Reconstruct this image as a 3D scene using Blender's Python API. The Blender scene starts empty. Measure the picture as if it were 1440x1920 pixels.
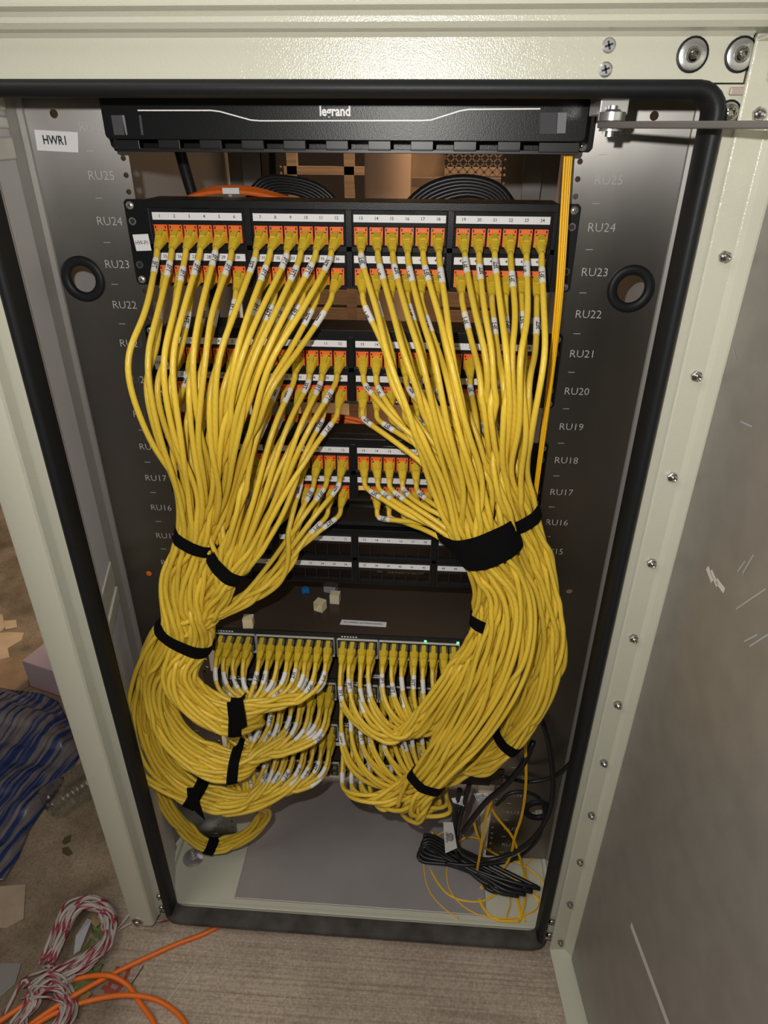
import bpy, bmesh, math, random
import numpy as np
from mathutils import Vector, Matrix
random.seed(7); rng = np.random.default_rng(7)
C = bpy.context.scene.collection
SC = bpy.context.scene
U = .04445

# ---------------------------------------------------------------- camera
CAM = np.array([0.08919, -0.76612, 1.12271])
CM = np.array([[0.9977206, -0.0562901, -0.0372158], [0.0672879, 0.8715172, 0.4857264], [0.0050926, -0.4871234, 0.8733183]])
FPX = 1250.29
cd = bpy.data.cameras.new('camera'); cam = bpy.data.objects.new('camera', cd); C.objects.link(cam)
cd.sensor_fit = 'VERTICAL'; cd.sensor_height = 24; cd.sensor_width = 18; cd.lens = FPX / 1920 * 24; cd.clip_start = .01
R3 = Matrix(((CM[0, 0], CM[0, 2], -CM[0, 1]), (CM[1, 0], CM[1, 2], -CM[1, 1]), (CM[2, 0], CM[2, 2], -CM[2, 1])))
cam.matrix_world = Matrix.Translation(Vector(CAM)) @ R3.to_4x4()
SC.camera = cam
SC.view_settings.view_transform = 'Standard'; SC.view_settings.look = 'None'
SC.view_settings.gamma = 1; SC.view_settings.exposure = 0; SC.view_settings.use_curve_mapping = False

# ---------------------------------------------------------------- light: the phone's flash, an added dim fill, a warm lamp behind
w = bpy.data.worlds.new('world'); SC.world = w; w.use_nodes = True
w.node_tree.nodes['Background'].inputs[0].default_value = (1.0, .97, .92, 1); w.node_tree.nodes['Background'].inputs[1].default_value = .10

def lamp(name, kind, loc, energy, color=(1, 1, 1), size=.01, rot=None):
    l = bpy.data.lights.new(name, kind); l.energy = energy; l.color = color
    if kind == 'AREA': l.size = size
    else: l.shadow_soft_size = size
    o = bpy.data.objects.new(name, l); C.objects.link(o); o.location = loc
    if rot: o.rotation_euler = rot
    return o
fl = Vector(CAM) + R3 @ Vector((-.045, .055, 0))
lamp('camera_flash', 'POINT', fl, 14.5, (1, .97, .92), .006)
lamp('work_lamp', 'AREA', (.35, 1.7, 2.3), 62, (1, .78, .55), .5, (0, 0, 0))
lamp('added_fill_light', 'AREA', (-1.0, -1.2, 2.4), 13, (1, .93, .82), 1.0, (math.radians(20), math.radians(-15), 0))  # added fill that brightens the ground and lower part, no lamp stands here

def ray(px, py):
    return CM @ np.array([(px - 720) / FPX, 1, -(py - 960) / FPX])
def P(px, py, **k):
    """the point of a plane X=, Y= or Z= that a photo pixel shows"""
    d = ray(px, py)
    for a, i in (('X', 0), ('Y', 1), ('Z', 2)):
        if a in k:
            return CAM + d * (k[a] - CAM[i]) / d[i]

# ---------------------------------------------------------------- materials
MAT = {}
def mat(name, col, rough=.5, metal=0, bump=0, bscale=100, var=0, vscale=8, spec=.5, trans=0, emit=None, stretch=None, ior=1.45, coat=0, alpha=1):
    if name in MAT: return MAT[name]
    m = bpy.data.materials.new(name); m.use_nodes = True; nt = m.node_tree; N = nt.nodes; L = nt.links
    b = N['Principled BSDF']
    b.inputs['Base Color'].default_value = (*col, 1); b.inputs['Roughness'].default_value = rough; b.inputs['Metallic'].default_value = metal
    b.inputs['Specular IOR Level'].default_value = spec; b.inputs['Transmission Weight'].default_value = trans; b.inputs['IOR'].default_value = ior
    b.inputs['Coat Weight'].default_value = coat; b.inputs['Alpha'].default_value = alpha
    if emit: b.inputs['Emission Color'].default_value = (*emit[:3], 1); b.inputs['Emission Strength'].default_value = emit[3]
    tc = N.new('ShaderNodeTexCoord'); mp = N.new('ShaderNodeMapping'); L.new(tc.outputs['Object'], mp.inputs[0])
    if stretch: mp.inputs['Scale'].default_value = stretch
    if bump:
        n = N.new('ShaderNodeTexNoise'); n.inputs['Scale'].default_value = bscale; n.inputs['Detail'].default_value = 2; L.new(mp.outputs[0], n.inputs[0])
        bp = N.new('ShaderNodeBump'); bp.inputs['Strength'].default_value = bump; bp.inputs['Distance'].default_value = .001
        L.new(n.outputs[0], bp.inputs['Height']); L.new(bp.outputs[0], b.inputs['Normal'])
    if var:
        n = N.new('ShaderNodeTexNoise'); n.inputs['Scale'].default_value = vscale; n.inputs['Detail'].default_value = 6; L.new(mp.outputs[0], n.inputs[0])
        r = N.new('ShaderNodeMapRange'); r.inputs['From Min'].default_value = .3; r.inputs['From Max'].default_value = .7
        r.inputs['To Min'].default_value = 1 - var; r.inputs['To Max'].default_value = 1 + var; L.new(n.outputs[0], r.inputs[0])
        v = N.new('ShaderNodeVectorMath'); v.operation = 'SCALE'; v.inputs[0].default_value = col; L.new(r.outputs[0], v.inputs['Scale'])
        L.new(v.outputs[0], b.inputs['Base Color'])
    MAT[name] = m; return m
paint = mat('beige_paint', (.56, .555, .455), .17, bump=.28, bscale=850, var=.015, vscale=3)
rubber = mat('black_rubber', (.009, .010, .012), .5, spec=.35, bump=.1, bscale=300)
rubber_dusty = mat('dusty_rubber', (.055, .05, .045), .8, bump=.2, bscale=200, var=.5, vscale=25)
steel = mat('rail_steel', (.28, .27, .257), .36, metal=1, var=.22, vscale=7, stretch=(1, 1, .5))
def brushed(m, an, rough):
    N = m.node_tree.nodes; b = N['Principled BSDF']; b.inputs['Anisotropic'].default_value = an; b.inputs['Roughness'].default_value = rough
    c = N.new('ShaderNodeCombineXYZ'); c.inputs[0].default_value = 1; m.node_tree.links.new(c.outputs[0], b.inputs['Tangent'])
brushed(steel, .85, .345)
marking = mat('etched_marking', (.50, .50, .49), .6)
wallm = mat('grey_foil', (.62, .62, .64), .45, bump=.1, bscale=300, var=.04)
doorliner = mat('door_liner', (.36, .34, .32), .44, metal=.5, bump=.12, bscale=260, var=.07, vscale=30)
blackm = mat('black_powdercoat', (.008, .0085, .0095), .33, spec=.32, bump=.12, bscale=900)
blackg = mat('black_gloss', (.012, .013, .015), .18)
blackp = mat('black_plastic', (.015, .015, .017), .4)
orange = mat('orange_plastic', (.85, .16, .025), .4)
orange_cable = mat('orange_jacket', (.75, .15, .02), .4, var=.08, vscale=40)
white = mat('white_label', (.80, .80, .82), .45)
ink = mat('black_ink', (.015, .015, .02), .5)
chrome = mat('bright_steel', (.66, .66, .65), .28, metal=.85)
darkchrome = mat('nickel', (.42, .41, .40), .25, metal=1)
bootm = mat('yellow_boot', (.70, .50, .035), .42, bump=.05)
clear = mat('clear_plug', (.30, .28, .20), .12, trans=.5)
velcro = mat('hook_and_loop', (.004, .004, .0045), .9, spec=.12, bump=.9, bscale=1500)
whitem = mat('white_print', (.85, .85, .85), .4)
cream = mat('cream_plastic', (.80, .70, .48), .45)
bluep = mat('blue_plastic', (.01, .16, .5), .4)
greyp = mat('grey_plastic', (.33, .34, .38), .45)
switchtop = mat('switch_top', (.052, .037, .028), .30, bump=.08, bscale=300)  # black chassis; the tan board's brown reflection is put into the base colour
plateg = mat('galvanised_plate', (.37, .345, .35), .42, metal=.25, bump=.05, bscale=40, var=.06, vscale=12)
fiber = mat('fibre_jacket', (.92, .52, .01), .35)
powerc = mat('power_cord', (.014, .014, .016), .35)
wood = mat('wood', (.20, .12, .065), .7, bump=.3, bscale=60, var=.25, vscale=14, stretch=(.4, 4, 6))
tan = mat('tan_board', (.55, .36, .20), .7, var=.08, vscale=10, stretch=(1, 1, 1))
card = mat('cardboard', (.26, .165, .095), .85, var=.15, vscale=20)
green_led = mat('green_led', (.1, .9, .2), .3, emit=(.15, 1, .3, 3))

def cable_mat():
    m = bpy.data.materials.new('yellow_jacket'); m.use_nodes = True; nt = m.node_tree; N = nt.nodes; L = nt.links; b = N['Principled BSDF']
    b.inputs['Roughness'].default_value = .36; b.inputs['Specular IOR Level'].default_value = .45
    uv = N.new('ShaderNodeUVMap'); uv.uv_map = 'UVMap'; sp = N.new('ShaderNodeSeparateXYZ'); L.new(uv.outputs[0], sp.inputs[0])
    def M_(op, a, b_=None):
        x = N.new('ShaderNodeMath'); x.operation = op
        for i, q in enumerate((a, b_)):
            if q is None: continue
            if isinstance(q, (int, float)): x.inputs[i].default_value = q
            else: L.new(q, x.inputs[i])
        return x.outputs[0]
    oi = N.new('ShaderNodeObjectInfo')
    # printed legend: small dark strokes along one side of the jacket
    uu = M_('FRACT', M_('ADD', sp.outputs[0], M_('MULTIPLY', M_('SINE', M_('MULTIPLY', sp.outputs[1], 22.0)), .16)))
    band = M_('LESS_THAN', M_('ABSOLUTE', M_('SUBTRACT', uu, .5)), .052)
    cv = N.new('ShaderNodeCombineXYZ'); L.new(M_('MULTIPLY', uu, 26.), cv.inputs[0]); L.new(M_('MULTIPLY', sp.outputs[1], 1500.), cv.inputs[1]); L.new(M_('MULTIPLY', oi.outputs['Random'], 50.), cv.inputs[2])
    ns = N.new('ShaderNodeTexNoise'); ns.inputs['Scale'].default_value = 1.0; ns.inputs['Detail'].default_value = 0; L.new(cv.outputs[0], ns.inputs[0])
    gap = N.new('ShaderNodeTexNoise'); gap.noise_dimensions = '1D'; gap.inputs['Scale'].default_value = 45.; gap.inputs['Detail'].default_value = 0
    L.new(M_('ADD', sp.outputs[1], M_('MULTIPLY', oi.outputs['Random'], 9.)), gap.inputs['W'])
    ltr = M_('MULTIPLY', M_('MULTIPLY', band, M_('GREATER_THAN', ns.outputs[0], .54)), M_('GREATER_THAN', gap.outputs[0], .46))
    mx = N.new('ShaderNodeMix'); mx.data_type = 'RGBA'; mx.inputs[6].default_value = (.73, .51, .05, 1); mx.inputs[7].default_value = (.16, .13, .05, 1)
    L.new(M_('MULTIPLY', ltr, .8), mx.inputs[0]); 
    hs = N.new('ShaderNodeHueSaturation'); L.new(mx.outputs[2], hs.inputs['Color']); L.new(M_('ADD', .93, M_('MULTIPLY', oi.outputs['Random'], .14)), hs.inputs['Value'])
    L.new(hs.outputs[0], b.inputs['Base Color'])
    # twisted pairs showing through the jacket
    wv = M_('SINE', M_('ADD', M_('MULTIPLY', sp.outputs[1], 760.), M_('MULTIPLY', sp.outputs[0], 12.57)))
    bp = N.new('ShaderNodeBump'); bp.inputs['Strength'].default_value = .22; bp.inputs['Distance'].default_value = .00028; L.new(wv, bp.inputs['Height']); L.new(bp.outputs[0], b.inputs['Normal'])
    return m
jacket = cable_mat()

def twine_mat():
    m = bpy.data.materials.new('red_white_twine'); m.use_nodes = True; nt = m.node_tree; N = nt.nodes; L = nt.links; b = N['Principled BSDF']
    b.inputs['Roughness'].default_value = .7
    uv = N.new('ShaderNodeUVMap'); uv.uv_map = 'UVMap'; sp = N.new('ShaderNodeSeparateXYZ'); L.new(uv.outputs[0], sp.inputs[0])
    a = N.new('ShaderNodeMath'); a.operation = 'MULTIPLY_ADD'; L.new(sp.outputs[1], a.inputs[0]); a.inputs[1].default_value = 22; L.new(sp.outputs[0], a.inputs[2])
    f = N.new('ShaderNodeMath'); f.operation = 'FRACT'; L.new(a.outputs[0], f.inputs[0])
    g = N.new('ShaderNodeMath'); g.operation = 'LESS_THAN'; L.new(f.outputs[0], g.inputs[0]); g.inputs[1].default_value = .30
    mx = N.new('ShaderNodeMix'); mx.data_type = 'RGBA'; mx.inputs[6].default_value = (.46, .40, .37, 1); mx.inputs[7].default_value = (.30, .035, .055, 1); L.new(g.outputs[0], mx.inputs[0])
    L.new(mx.outputs[2], b.inputs['Base Color']); return m
twinem = twine_mat()

def ground_mat():
    m = bpy.data.materials.new('concrete'); m.use_nodes = True; nt = m.node_tree; N = nt.nodes; L = nt.links; b = N['Principled BSDF']; b.inputs['Roughness'].default_value = .85
    tc = N.new('ShaderNodeTexCoord'); sp = N.new('ShaderNodeSeparateXYZ'); L.new(tc.outputs['Object'], sp.inputs[0])
    def noise(scale, detail=6, stretch=None):
        n = N.new('ShaderNodeTexNoise'); n.inputs['Scale'].default_value = scale; n.inputs['Detail'].default_value = detail
        if stretch:
            mp = N.new('ShaderNodeMapping'); mp.inputs['Scale'].default_value = stretch; mp.inputs['Rotation'].default_value = (0, 0, math.radians(-2)); L.new(tc.outputs['Object'], mp.inputs[0]); L.new(mp.outputs[0], n.inputs[0])
        else: L.new(tc.outputs['Object'], n.inputs[0])
        return n.outputs[0]
    def ramp(src, stops):
        r = N.new('ShaderNodeValToRGB'); e = r.color_ramp.elements
        e[0].position = stops[0][0]; e[0].color = (*stops[0][1], 1); e[1].position = stops[-1][0]; e[1].color = (*stops[-1][1], 1)
        for p_, c_ in stops[1:-1]:
            q = e.new(p_); q.color = (*c_, 1)
        L.new(src, r.inputs[0]); return r.outputs[0]
    def mix(f, a, b_):
        x = N.new('ShaderNodeMix'); x.data_type = 'RGBA'; L.new(f, x.inputs[0]); L.new(a, x.inputs[6]); L.new(b_, x.inputs[7]); return x.outputs[2]
    broom = ramp(noise(1, 3, (3, 260, 1)), [(.25, (.32, .25, .19)), (.5, (.48, .39, .305)), (.75, (.56, .46, .365))])
    rough = ramp(noise(9, 9), [(.3, (.11, .075, .045)), (.5, (.215, .16, .105)), (.72, (.32, .245, .17))])
    grit = noise(260, 3)
    wob = noise(14, 4)
    a = N.new('ShaderNodeMath'); a.operation = 'MULTIPLY_ADD'; L.new(wob, a.inputs[0]); a.inputs[1].default_value = .22; L.new(sp.outputs[0], a.inputs[2])
    mr = N.new('ShaderNodeMapRange'); mr.inputs['From Min'].default_value = -.36; mr.inputs['From Max'].default_value = -.20; L.new(a.outputs[0], mr.inputs[0])
    base = mix(mr.outputs[0], rough, broom)
    gm = N.new('ShaderNodeMapRange'); gm.inputs['From Min'].default_value = .3; gm.inputs['From Max'].default_value = .7; gm.inputs['To Min'].default_value = .75; gm.inputs['To Max'].default_value = 1.2; L.new(grit, gm.inputs[0])
    v = N.new('ShaderNodeVectorMath'); v.operation = 'SCALE'; L.new(base, v.inputs[0]); L.new(gm.outputs[0], v.inputs['Scale'])
    # larger, softer stains
    st = N.new('ShaderNodeMapRange'); st.inputs['From Min'].default_value = .35; st.inputs['From Max'].default_value = .65; st.inputs['To Min'].default_value = .82; st.inputs['To Max'].default_value = 1.1; L.new(noise(5, 3), st.inputs[0])
    v2 = N.new('ShaderNodeVectorMath'); v2.operation = 'SCALE'; L.new(v.outputs[0], v2.inputs[0]); L.new(st.outputs[0], v2.inputs['Scale'])
    L.new(v2.outputs[0], b.inputs['Base Color'])
    bp = N.new('ShaderNodeBump'); bp.inputs['Strength'].default_value = .35; bp.inputs['Distance'].default_value = .002; L.new(grit, bp.inputs['Height']); L.new(bp.outputs[0], b.inputs['Normal'])
    return m
concrete = ground_mat()

# ---------------------------------------------------------------- mesh helpers
class MB:
    def __init__(s): s.v = []; s.f = []; s.m = []; s.uv = None
    def add(s, vs, fs, mi=0):
        o = len(s.v); s.v += [tuple(map(float, p)) for p in vs]; s.f += [tuple(i + o for i in f) for f in fs]; s.m += [mi] * len(fs); return s
    def box(s, x0, x1, y0, y1, z0, z1, mi=0):
        x0, x1 = sorted((x0, x1)); y0, y1 = sorted((y0, y1)); z0, z1 = sorted((z0, z1))
        return s.add([(x0, y0, z0), (x1, y0, z0), (x1, y1, z0), (x0, y1, z0), (x0, y0, z1), (x1, y0, z1), (x1, y1, z1), (x0, y1, z1)],
                     [(0, 3, 2, 1), (4, 5, 6, 7), (0, 1, 5, 4), (1, 2, 6, 5), (2, 3, 7, 6), (3, 0, 4, 7)], mi)
    def prism(s, poly, y0, y1, mi=0, axis=1):
        """poly in (x,z) pulled from y0 to y1 (axis=1), or (x,y) in z (axis=2), or (y,z) in x (axis=0)"""
        n = len(poly)
        def pt(p, h): return (p[0], h, p[1]) if axis == 1 else ((p[0], p[1], h) if axis == 2 else (h, p[0], p[1]))
        vs = [pt(p, y0) for p in poly] + [pt(p, y1) for p in poly]
        return s.add(vs, [tuple(range(n)), tuple(range(2 * n - 1, n - 1, -1))] + [(i, i + n, (i + 1) % n + n, (i + 1) % n) for i in range(n)], mi)
    def lathe(s, prof, c, ax=(0, -1, 0), n=20, mi=0):
        ax = Vector(ax).normalized(); e1 = ax.orthogonal().normalized(); e2 = ax.cross(e1); c = Vector(c); vs = []; fs = []
        for r, h in prof:
            for k in range(n):
                t = 2 * math.pi * k / n; vs.append(c + ax * h + e1 * (r * math.cos(t)) + e2 * (r * math.sin(t)))
        for i in range(len(prof) - 1):
            for k in range(n): fs.append((i * n + k, i * n + (k + 1) % n, (i + 1) * n + (k + 1) % n, (i + 1) * n + k))
        fs.append(tuple(range(n - 1, -1, -1))); fs.append(tuple((len(prof) - 1) * n + k for k in range(n)))
        return s.add(vs, fs, mi)
    def ringplate(s, u0, u1, v0, v1, cu, cv, ru, rv, y, th, n=24, mi=0):
        """rectangle in the x-z plane at y with a round hole and a wall th deep"""
        vs = []; fs = []
        for k in range(n):
            t = 2 * math.pi * (k + .5) / n; c_, s_ = math.cos(t), math.sin(t)
            q = min((u1 - cu if c_ > 0 else cu - u0) / max(abs(c_), 1e-9), (v1 - cv if s_ > 0 else cv - v0) / max(abs(s_), 1e-9))
            vs += [(cu + ru * c_, y, cv + rv * s_), (cu + q * c_, y, cv + q * s_), (cu + ru * c_, y + th, cv + rv * s_)]
        for k in range(n):
            a, b = 3 * k, 3 * ((k + 1) % n); fs += [(a, a + 1, b + 1, b), (a, b, b + 2, a + 2)]
        o = len(vs)                                                   # the four corners the rays cut off
        for uc, vc in ((u0, v0), (u1, v0), (u1, v1), (u0, v1)):
            best = None
            for k in range(n):
                a, b = vs[3 * k + 1], vs[3 * ((k + 1) % n) + 1]
                if abs(a[0] - b[0]) > 1e-7 and abs(a[2] - b[2]) > 1e-7:
                    mx, mz = (a[0] + b[0]) / 2, (a[2] + b[2]) / 2; dd = (mx - uc) ** 2 + (mz - vc) ** 2
                    if best is None or dd < best[0]: best = (dd, 3 * k + 1, 3 * ((k + 1) % n) + 1)
            if best:
                vs.append((uc, y, vc)); fs.append((best[1], len(vs) - 1, best[2]))
        return s.add(vs, fs, mi)
    def build(s, name, mats, parent=None, bevel=0, smooth=False, seg=2, loc=None):
        me = bpy.data.meshes.new(name); me.from_pydata(s.v, [], s.f)
        for m in (mats if isinstance(mats, (list, tuple)) else [mats]): me.materials.append(m)
        me.polygons.foreach_set('material_index', s.m)
        bm = bmesh.new(); bm.from_mesh(me); bmesh.ops.recalc_face_normals(bm, faces=bm.faces); bm.to_mesh(me); bm.free()
        if smooth is not False:
            me.polygons.foreach_set('use_smooth', [True] * len(me.polygons))
            if smooth is not True: me.set_sharp_from_angle(angle=math.radians(smooth))
        o = bpy.data.objects.new(name, me); C.objects.link(o)
        if bevel:
            b = o.modifiers.new('bevel', 'BEVEL'); b.width = bevel; b.segments = seg; b.limit_method = 'ANGLE'
        if parent: o.parent = parent
        if loc is not None: o.location = loc
        return o
def tag(o, label=None, cat=None, group=None, kind=None):
    if label: o['label'] = label
    if cat: o['category'] = cat
    if group: o['group'] = group
    if kind: o['kind'] = kind
    return o
def empty(name, loc, label, cat, group=None):
    o = bpy.data.objects.new(name, None); C.objects.link(o); o.location = loc; o.empty_display_size = .01
    return tag(o, label, cat, group)
def adopt(o, root):
    """parent o to root keeping o's vertices in world coordinates"""
    o.parent = root; o.matrix_parent_inverse = Matrix.Translation(-root.location); return o
def copy_tree(o, parent=None, dup_kids=True):
    c = o.copy(); C.objects.link(c); c.parent = parent
    for ch in list(o.children): copy_tree(ch, c)
    return c

_txt = {}
def text(s, size, bold=0, cuts=0):
    """glyph outlines as (verts2d, faces), centred"""
    k = (s, bold, cuts)
    if k not in _txt:
        cu = bpy.data.curves.new('t', 'FONT'); cu.body = s; cu.size = 1; cu.resolution_u = 2; cu.offset = bold; cu.align_x = 'CENTER'; cu.align_y = 'CENTER'
        o = bpy.data.objects.new('t', cu); me = o.to_mesh()
        bm = bmesh.new(); bm.from_mesh(me)
        if cuts:
            bmesh.ops.triangulate(bm, faces=bm.faces); bmesh.ops.subdivide_edges(bm, edges=bm.edges, cuts=cuts, use_grid_fill=True)
        bm.verts.index_update()
        _txt[k] = (np.array([v.co[:2] for v in bm.verts]), [tuple(v.index for v in f.verts) for f in bm.faces])
        bm.free(); o.to_mesh_clear(); bpy.data.objects.remove(o); bpy.data.curves.remove(cu)
    v, f = _txt[k]; return v * size, f
def write(mb, s, size, org, ex=(1, 0, 0), ez=(0, 0, 1), mi=0, bold=0, sx=1):
    v, f = text(s, size, bold); ex = np.array(ex, float); ez = np.array(ez, float); org = np.array(org, float)
    mb.add([org + ex * a * sx + ez * b for a, b in v], f, mi)

def catmull(pts, ds=.005):
    p = np.array(pts, float); p = np.vstack([2 * p[0] - p[1], p, 2 * p[-1] - p[-2]]); out = []
    for i in range(1, len(p) - 2):
        p0, p1, p2, p3 = p[i - 1:i + 3]
        t0 = 0; t1 = max(np.linalg.norm(p1 - p0), 1e-5) ** .5; t2 = t1 + max(np.linalg.norm(p2 - p1), 1e-5) ** .5; t3 = t2 + max(np.linalg.norm(p3 - p2), 1e-5) ** .5
        for t in np.linspace(t1, t2, 14, endpoint=False):
            A1 = (t1 - t) / (t1 - t0) * p0 + (t - t0) / (t1 - t0) * p1; A2 = (t2 - t) / (t2 - t1) * p1 + (t - t1) / (t2 - t1) * p2; A3 = (t3 - t) / (t3 - t2) * p2 + (t - t2) / (t3 - t2) * p3
            B1 = (t2 - t) / (t2 - t0) * A1 + (t - t0) / (t2 - t0) * A2; B2 = (t3 - t) / (t3 - t1) * A2 + (t - t1) / (t3 - t1) * A3
            out.append((t2 - t) / (t2 - t1) * B1 + (t - t1) / (t2 - t1) * B2)
    out.append(p[-2]); out = np.array(out)
    return resample(out, ds)
def resample(x, ds):
    d = np.r_[0, np.cumsum(np.linalg.norm(np.diff(x, axis=0), axis=1))]; n = max(int(round(d[-1] / ds)), 4); s = np.linspace(0, d[-1], n + 1)
    return np.stack([np.interp(s, d, x[:, k]) for k in range(3)], 1)
def frames(x):
    t = np.gradient(x, axis=0); t /= np.linalg.norm(t, axis=1)[:, None] + 1e-12
    n = np.zeros_like(t); a = np.array([0, -1., 0]) if abs(t[0][1]) < .9 else np.array([0, 0, 1.]); a = a - t[0] * a.dot(t[0]); n[0] = a / np.linalg.norm(a)
    for i in range(1, len(t)):
        a = n[i - 1] - t[i] * n[i - 1].dot(t[i]); n[i] = a / (np.linalg.norm(a) + 1e-12)
    return t, n, np.cross(t, n)
def tube_mesh(name, x, r, sides, mats, flat=1.0, v0=0, roll=0):
    """tube along x with a UV map: u round the tube, v metres along it"""
    t, n, b = frames(x); m = len(x); th = 2 * np.pi * np.arange(sides) / sides + roll
    rr = np.broadcast_to(np.asarray(r, float), (m,))
    V = x[:, None] + rr[:, None, None] * (np.cos(th)[None, :, None] * n[:, None] + flat * np.sin(th)[None, :, None] * b[:, None])
    V = V.reshape(-1, 3); i, k = np.meshgrid(np.arange(m - 1), np.arange(sides), indexing='ij'); k2 = (k + 1) % sides
    F = np.stack([i * sides + k, i * sides + k2, (i + 1) * sides + k2, (i + 1) * sides + k], -1).reshape(-1, 4)
    me = bpy.data.meshes.new(name); caps = [tuple(range(sides - 1, -1, -1)), tuple((m - 1) * sides + q for q in range(sides))]
    me.from_pydata(V.tolist(), [], F.tolist() + caps)
    d = np.r_[0, np.cumsum(np.linalg.norm(np.diff(x, axis=0), axis=1))] + v0
    uvl = me.uv_layers.new(name='UVMap')
    u = np.stack([k / sides, (k + 1) / sides, (k + 1) / sides, k / sides], -1).reshape(-1); v = np.stack([d[i], d[i], d[i + 1], d[i + 1]], -1).reshape(-1)
    uvs = np.zeros((len(me.loops), 2)); uvs[:len(u), 0] = u; uvs[:len(u), 1] = v; uvl.data.foreach_set('uv', uvs.ravel())
    me.polygons.foreach_set('use_smooth', [True] * len(F) + [False, False])
    for q in (mats if isinstance(mats, (list, tuple)) else [mats]): me.materials.append(q)
    return me
def tube(name, pts, r, mats, parent=None, sides=10, ds=.006, flat=1.0):
    me = tube_mesh(name, catmull(pts, ds), r, sides, mats, flat)
    o = bpy.data.objects.new(name, me); C.objects.link(o)
    if parent: adopt(o, parent)
    return o

# ================================================================ ground and room
GZ = -.075
b = MB(); b.box(-4, 3, -2, 5, GZ - .1, GZ); tag(b.build('floor', concrete), 'broom-finished concrete slab under and around the cabinet', kind='structure')
wallmat = mat('site_wall', (.035, .022, .015), .8, var=.3, vscale=3)
b = MB(); b.box(-4, 3, 4.0, 4.1, GZ, 3.0); tag(b.build('wall_back', wallmat), 'dim brown wall far behind the cabinet', kind='structure')

# ================================================================ cabinet
cab = empty('equipment_cabinet', (0, 0, GZ), 'beige steel network cabinet with open hinged door, standing on the concrete', 'cabinet')
def cpart(mb, name, mats, **k): o = mb.build(name, mats, **k); return adopt(o, cab)
YF, YP = -.135, -.155                    # frame face, raised channel face
DW = .372
# side panels, roof, base, plinth
b = MB(); b.box(-DW, -.362, YF + .002, .93, -.035, 1.23); b.box(-.362, -.352, -.115, .93, -.025, 1.18, 1); cpart(b, 'side_panel', [paint, wallm])
b = MB(); b.box(DW, .362, YF + .002, .93, -.035, 1.23); b.box(.352, .362, -.115, .93, -.025, 1.18, 1); cpart(b, 'side_panel', [paint, wallm])
b = MB(); b.box(-DW, DW, YF + .002, .93, 1.23, 1.25); b.box(-.352, .352, -.115, .93, 1.18, 1.19); cpart(b, 'roof_panel', paint)
b = MB(); b.box(-.352, .352, -.116, .93, -.035, -.025); b.box(-.31, .31, -.118, -.112, -.034, -.0235); b.box(-.31, .31, -.127, -.119, -.036, -.0255); b.box(-.336, -.330, -.10, .80, -.026, -.012); b.box(.330, .336, -.10, .80, -.026, -.012); cpart(b, 'base_pan', paint, bevel=.001)
b = MB(); b.box(-.34, .34, -.06, -.04, GZ, -.036); b.box(-.34, -.32, -.04, .9, GZ, -.036); b.box(.32, .34, -.04, .9, GZ, -.036); cpart(b, 'plinth', blackm)
# front frame: thin strips beside the gasket, raised posts outside, header channel above
b = MB(); b.box(-.334, -.304, YF, YF + .018, -.022, 1.17); b.box(.304, .330, YF, YF + .018, -.022, 1.162); b.box(.330, .3625, YF + .004, YF + .018, -.022, 1.1950); b.box(-.304, .304, YF, YF + .015, -.034, -.030); cpart(b, 'frame_strip', paint, bevel=.001)
prof = [(-.3725, YF + .02), (-.3725, YP + .004), (-.3712, YP + .0012), (-.3685, YP), (-.3385, YP), (-.3355, YP + .0012), (-.3335, YP + .004), (-.3318, YF - .002), (-.330, YF + .001)]
b = MB(); b.prism(prof, -.030, 1.30, axis=2); cpart(b, 'frame_post', paint, smooth=24)
hp = [(YF + .02, 1.163), (YF, 1.163), (YF, 1.1925), (YF - .004, 1.1955), (YP + .004, 1.1965), (YP, 1.200), (YP, 1.2035), (YP - .003, 1.2065), (YP - .012, 1.2085), (YP - .014, 1.213), (YP - .014, 1.30), (YF + .02, 1.30)]
b = MB(); b.prism(hp, -.60, .3255, axis=0); cpart(b, 'frame_header', paint, smooth=25)
b = MB(); b.prism([(y, max(z, 1.1945)) for y, z in hp], .3255, .75, axis=0); cpart(b, 'frame_header', paint, smooth=25)
# gasket: one rubber bulb trim round the door opening
def gasket(x0, x1, z0, z1, mat_):
    pass
sec = [(.000, .026), (.000, .004), (.0025, 0.0005), (.006, -.0015), (.0095, .0), (.012, .003), (.0125, .012), (.011, .018), (.009, .026)]   # (outward, depth from y=-.148)
def ring(t0, t1):
    def corner(s, x, z, sx, sz, r):
        return s
mbg = MB(); rc = .012
path = []
for cx_, cz_, a0 in ((.302 - rc, 1.1525 - rc, 0), (-.302 + rc, 1.1525 - rc, 90), (-.302 + rc, -.023 + rc, 180), (.302 - rc, -.023 + rc, 270)):
    for a in range(0, 91, 15):
        t = math.radians(a0 + a); path.append((cx_, cz_, math.cos(t), math.sin(t)))
vs = []; fs = []; ns = len(sec)
for cx_, cz_, c_, s_ in path:
    for o_, d_ in sec: vs.append((cx_ + (rc + o_) * c_, -.148 + d_, cz_ + (rc + o_) * s_))
npth = len(path)
for i in range(npth):
    j = (i + 1) % npth
    low = 1 if (14 <= i < 28 or False) and vs[i * ns][2] < 0 and vs[j * ns][2] < 0 else 0
    for k in range(ns - 1): mbg.f.append((i * ns + k, i * ns + k + 1, j * ns + k + 1, j * ns + k)); mbg.m.append(low)
mbg.v = vs; cpart(mbg, 'door_gasket', [rubber, rubber_dusty], smooth=60)
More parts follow.
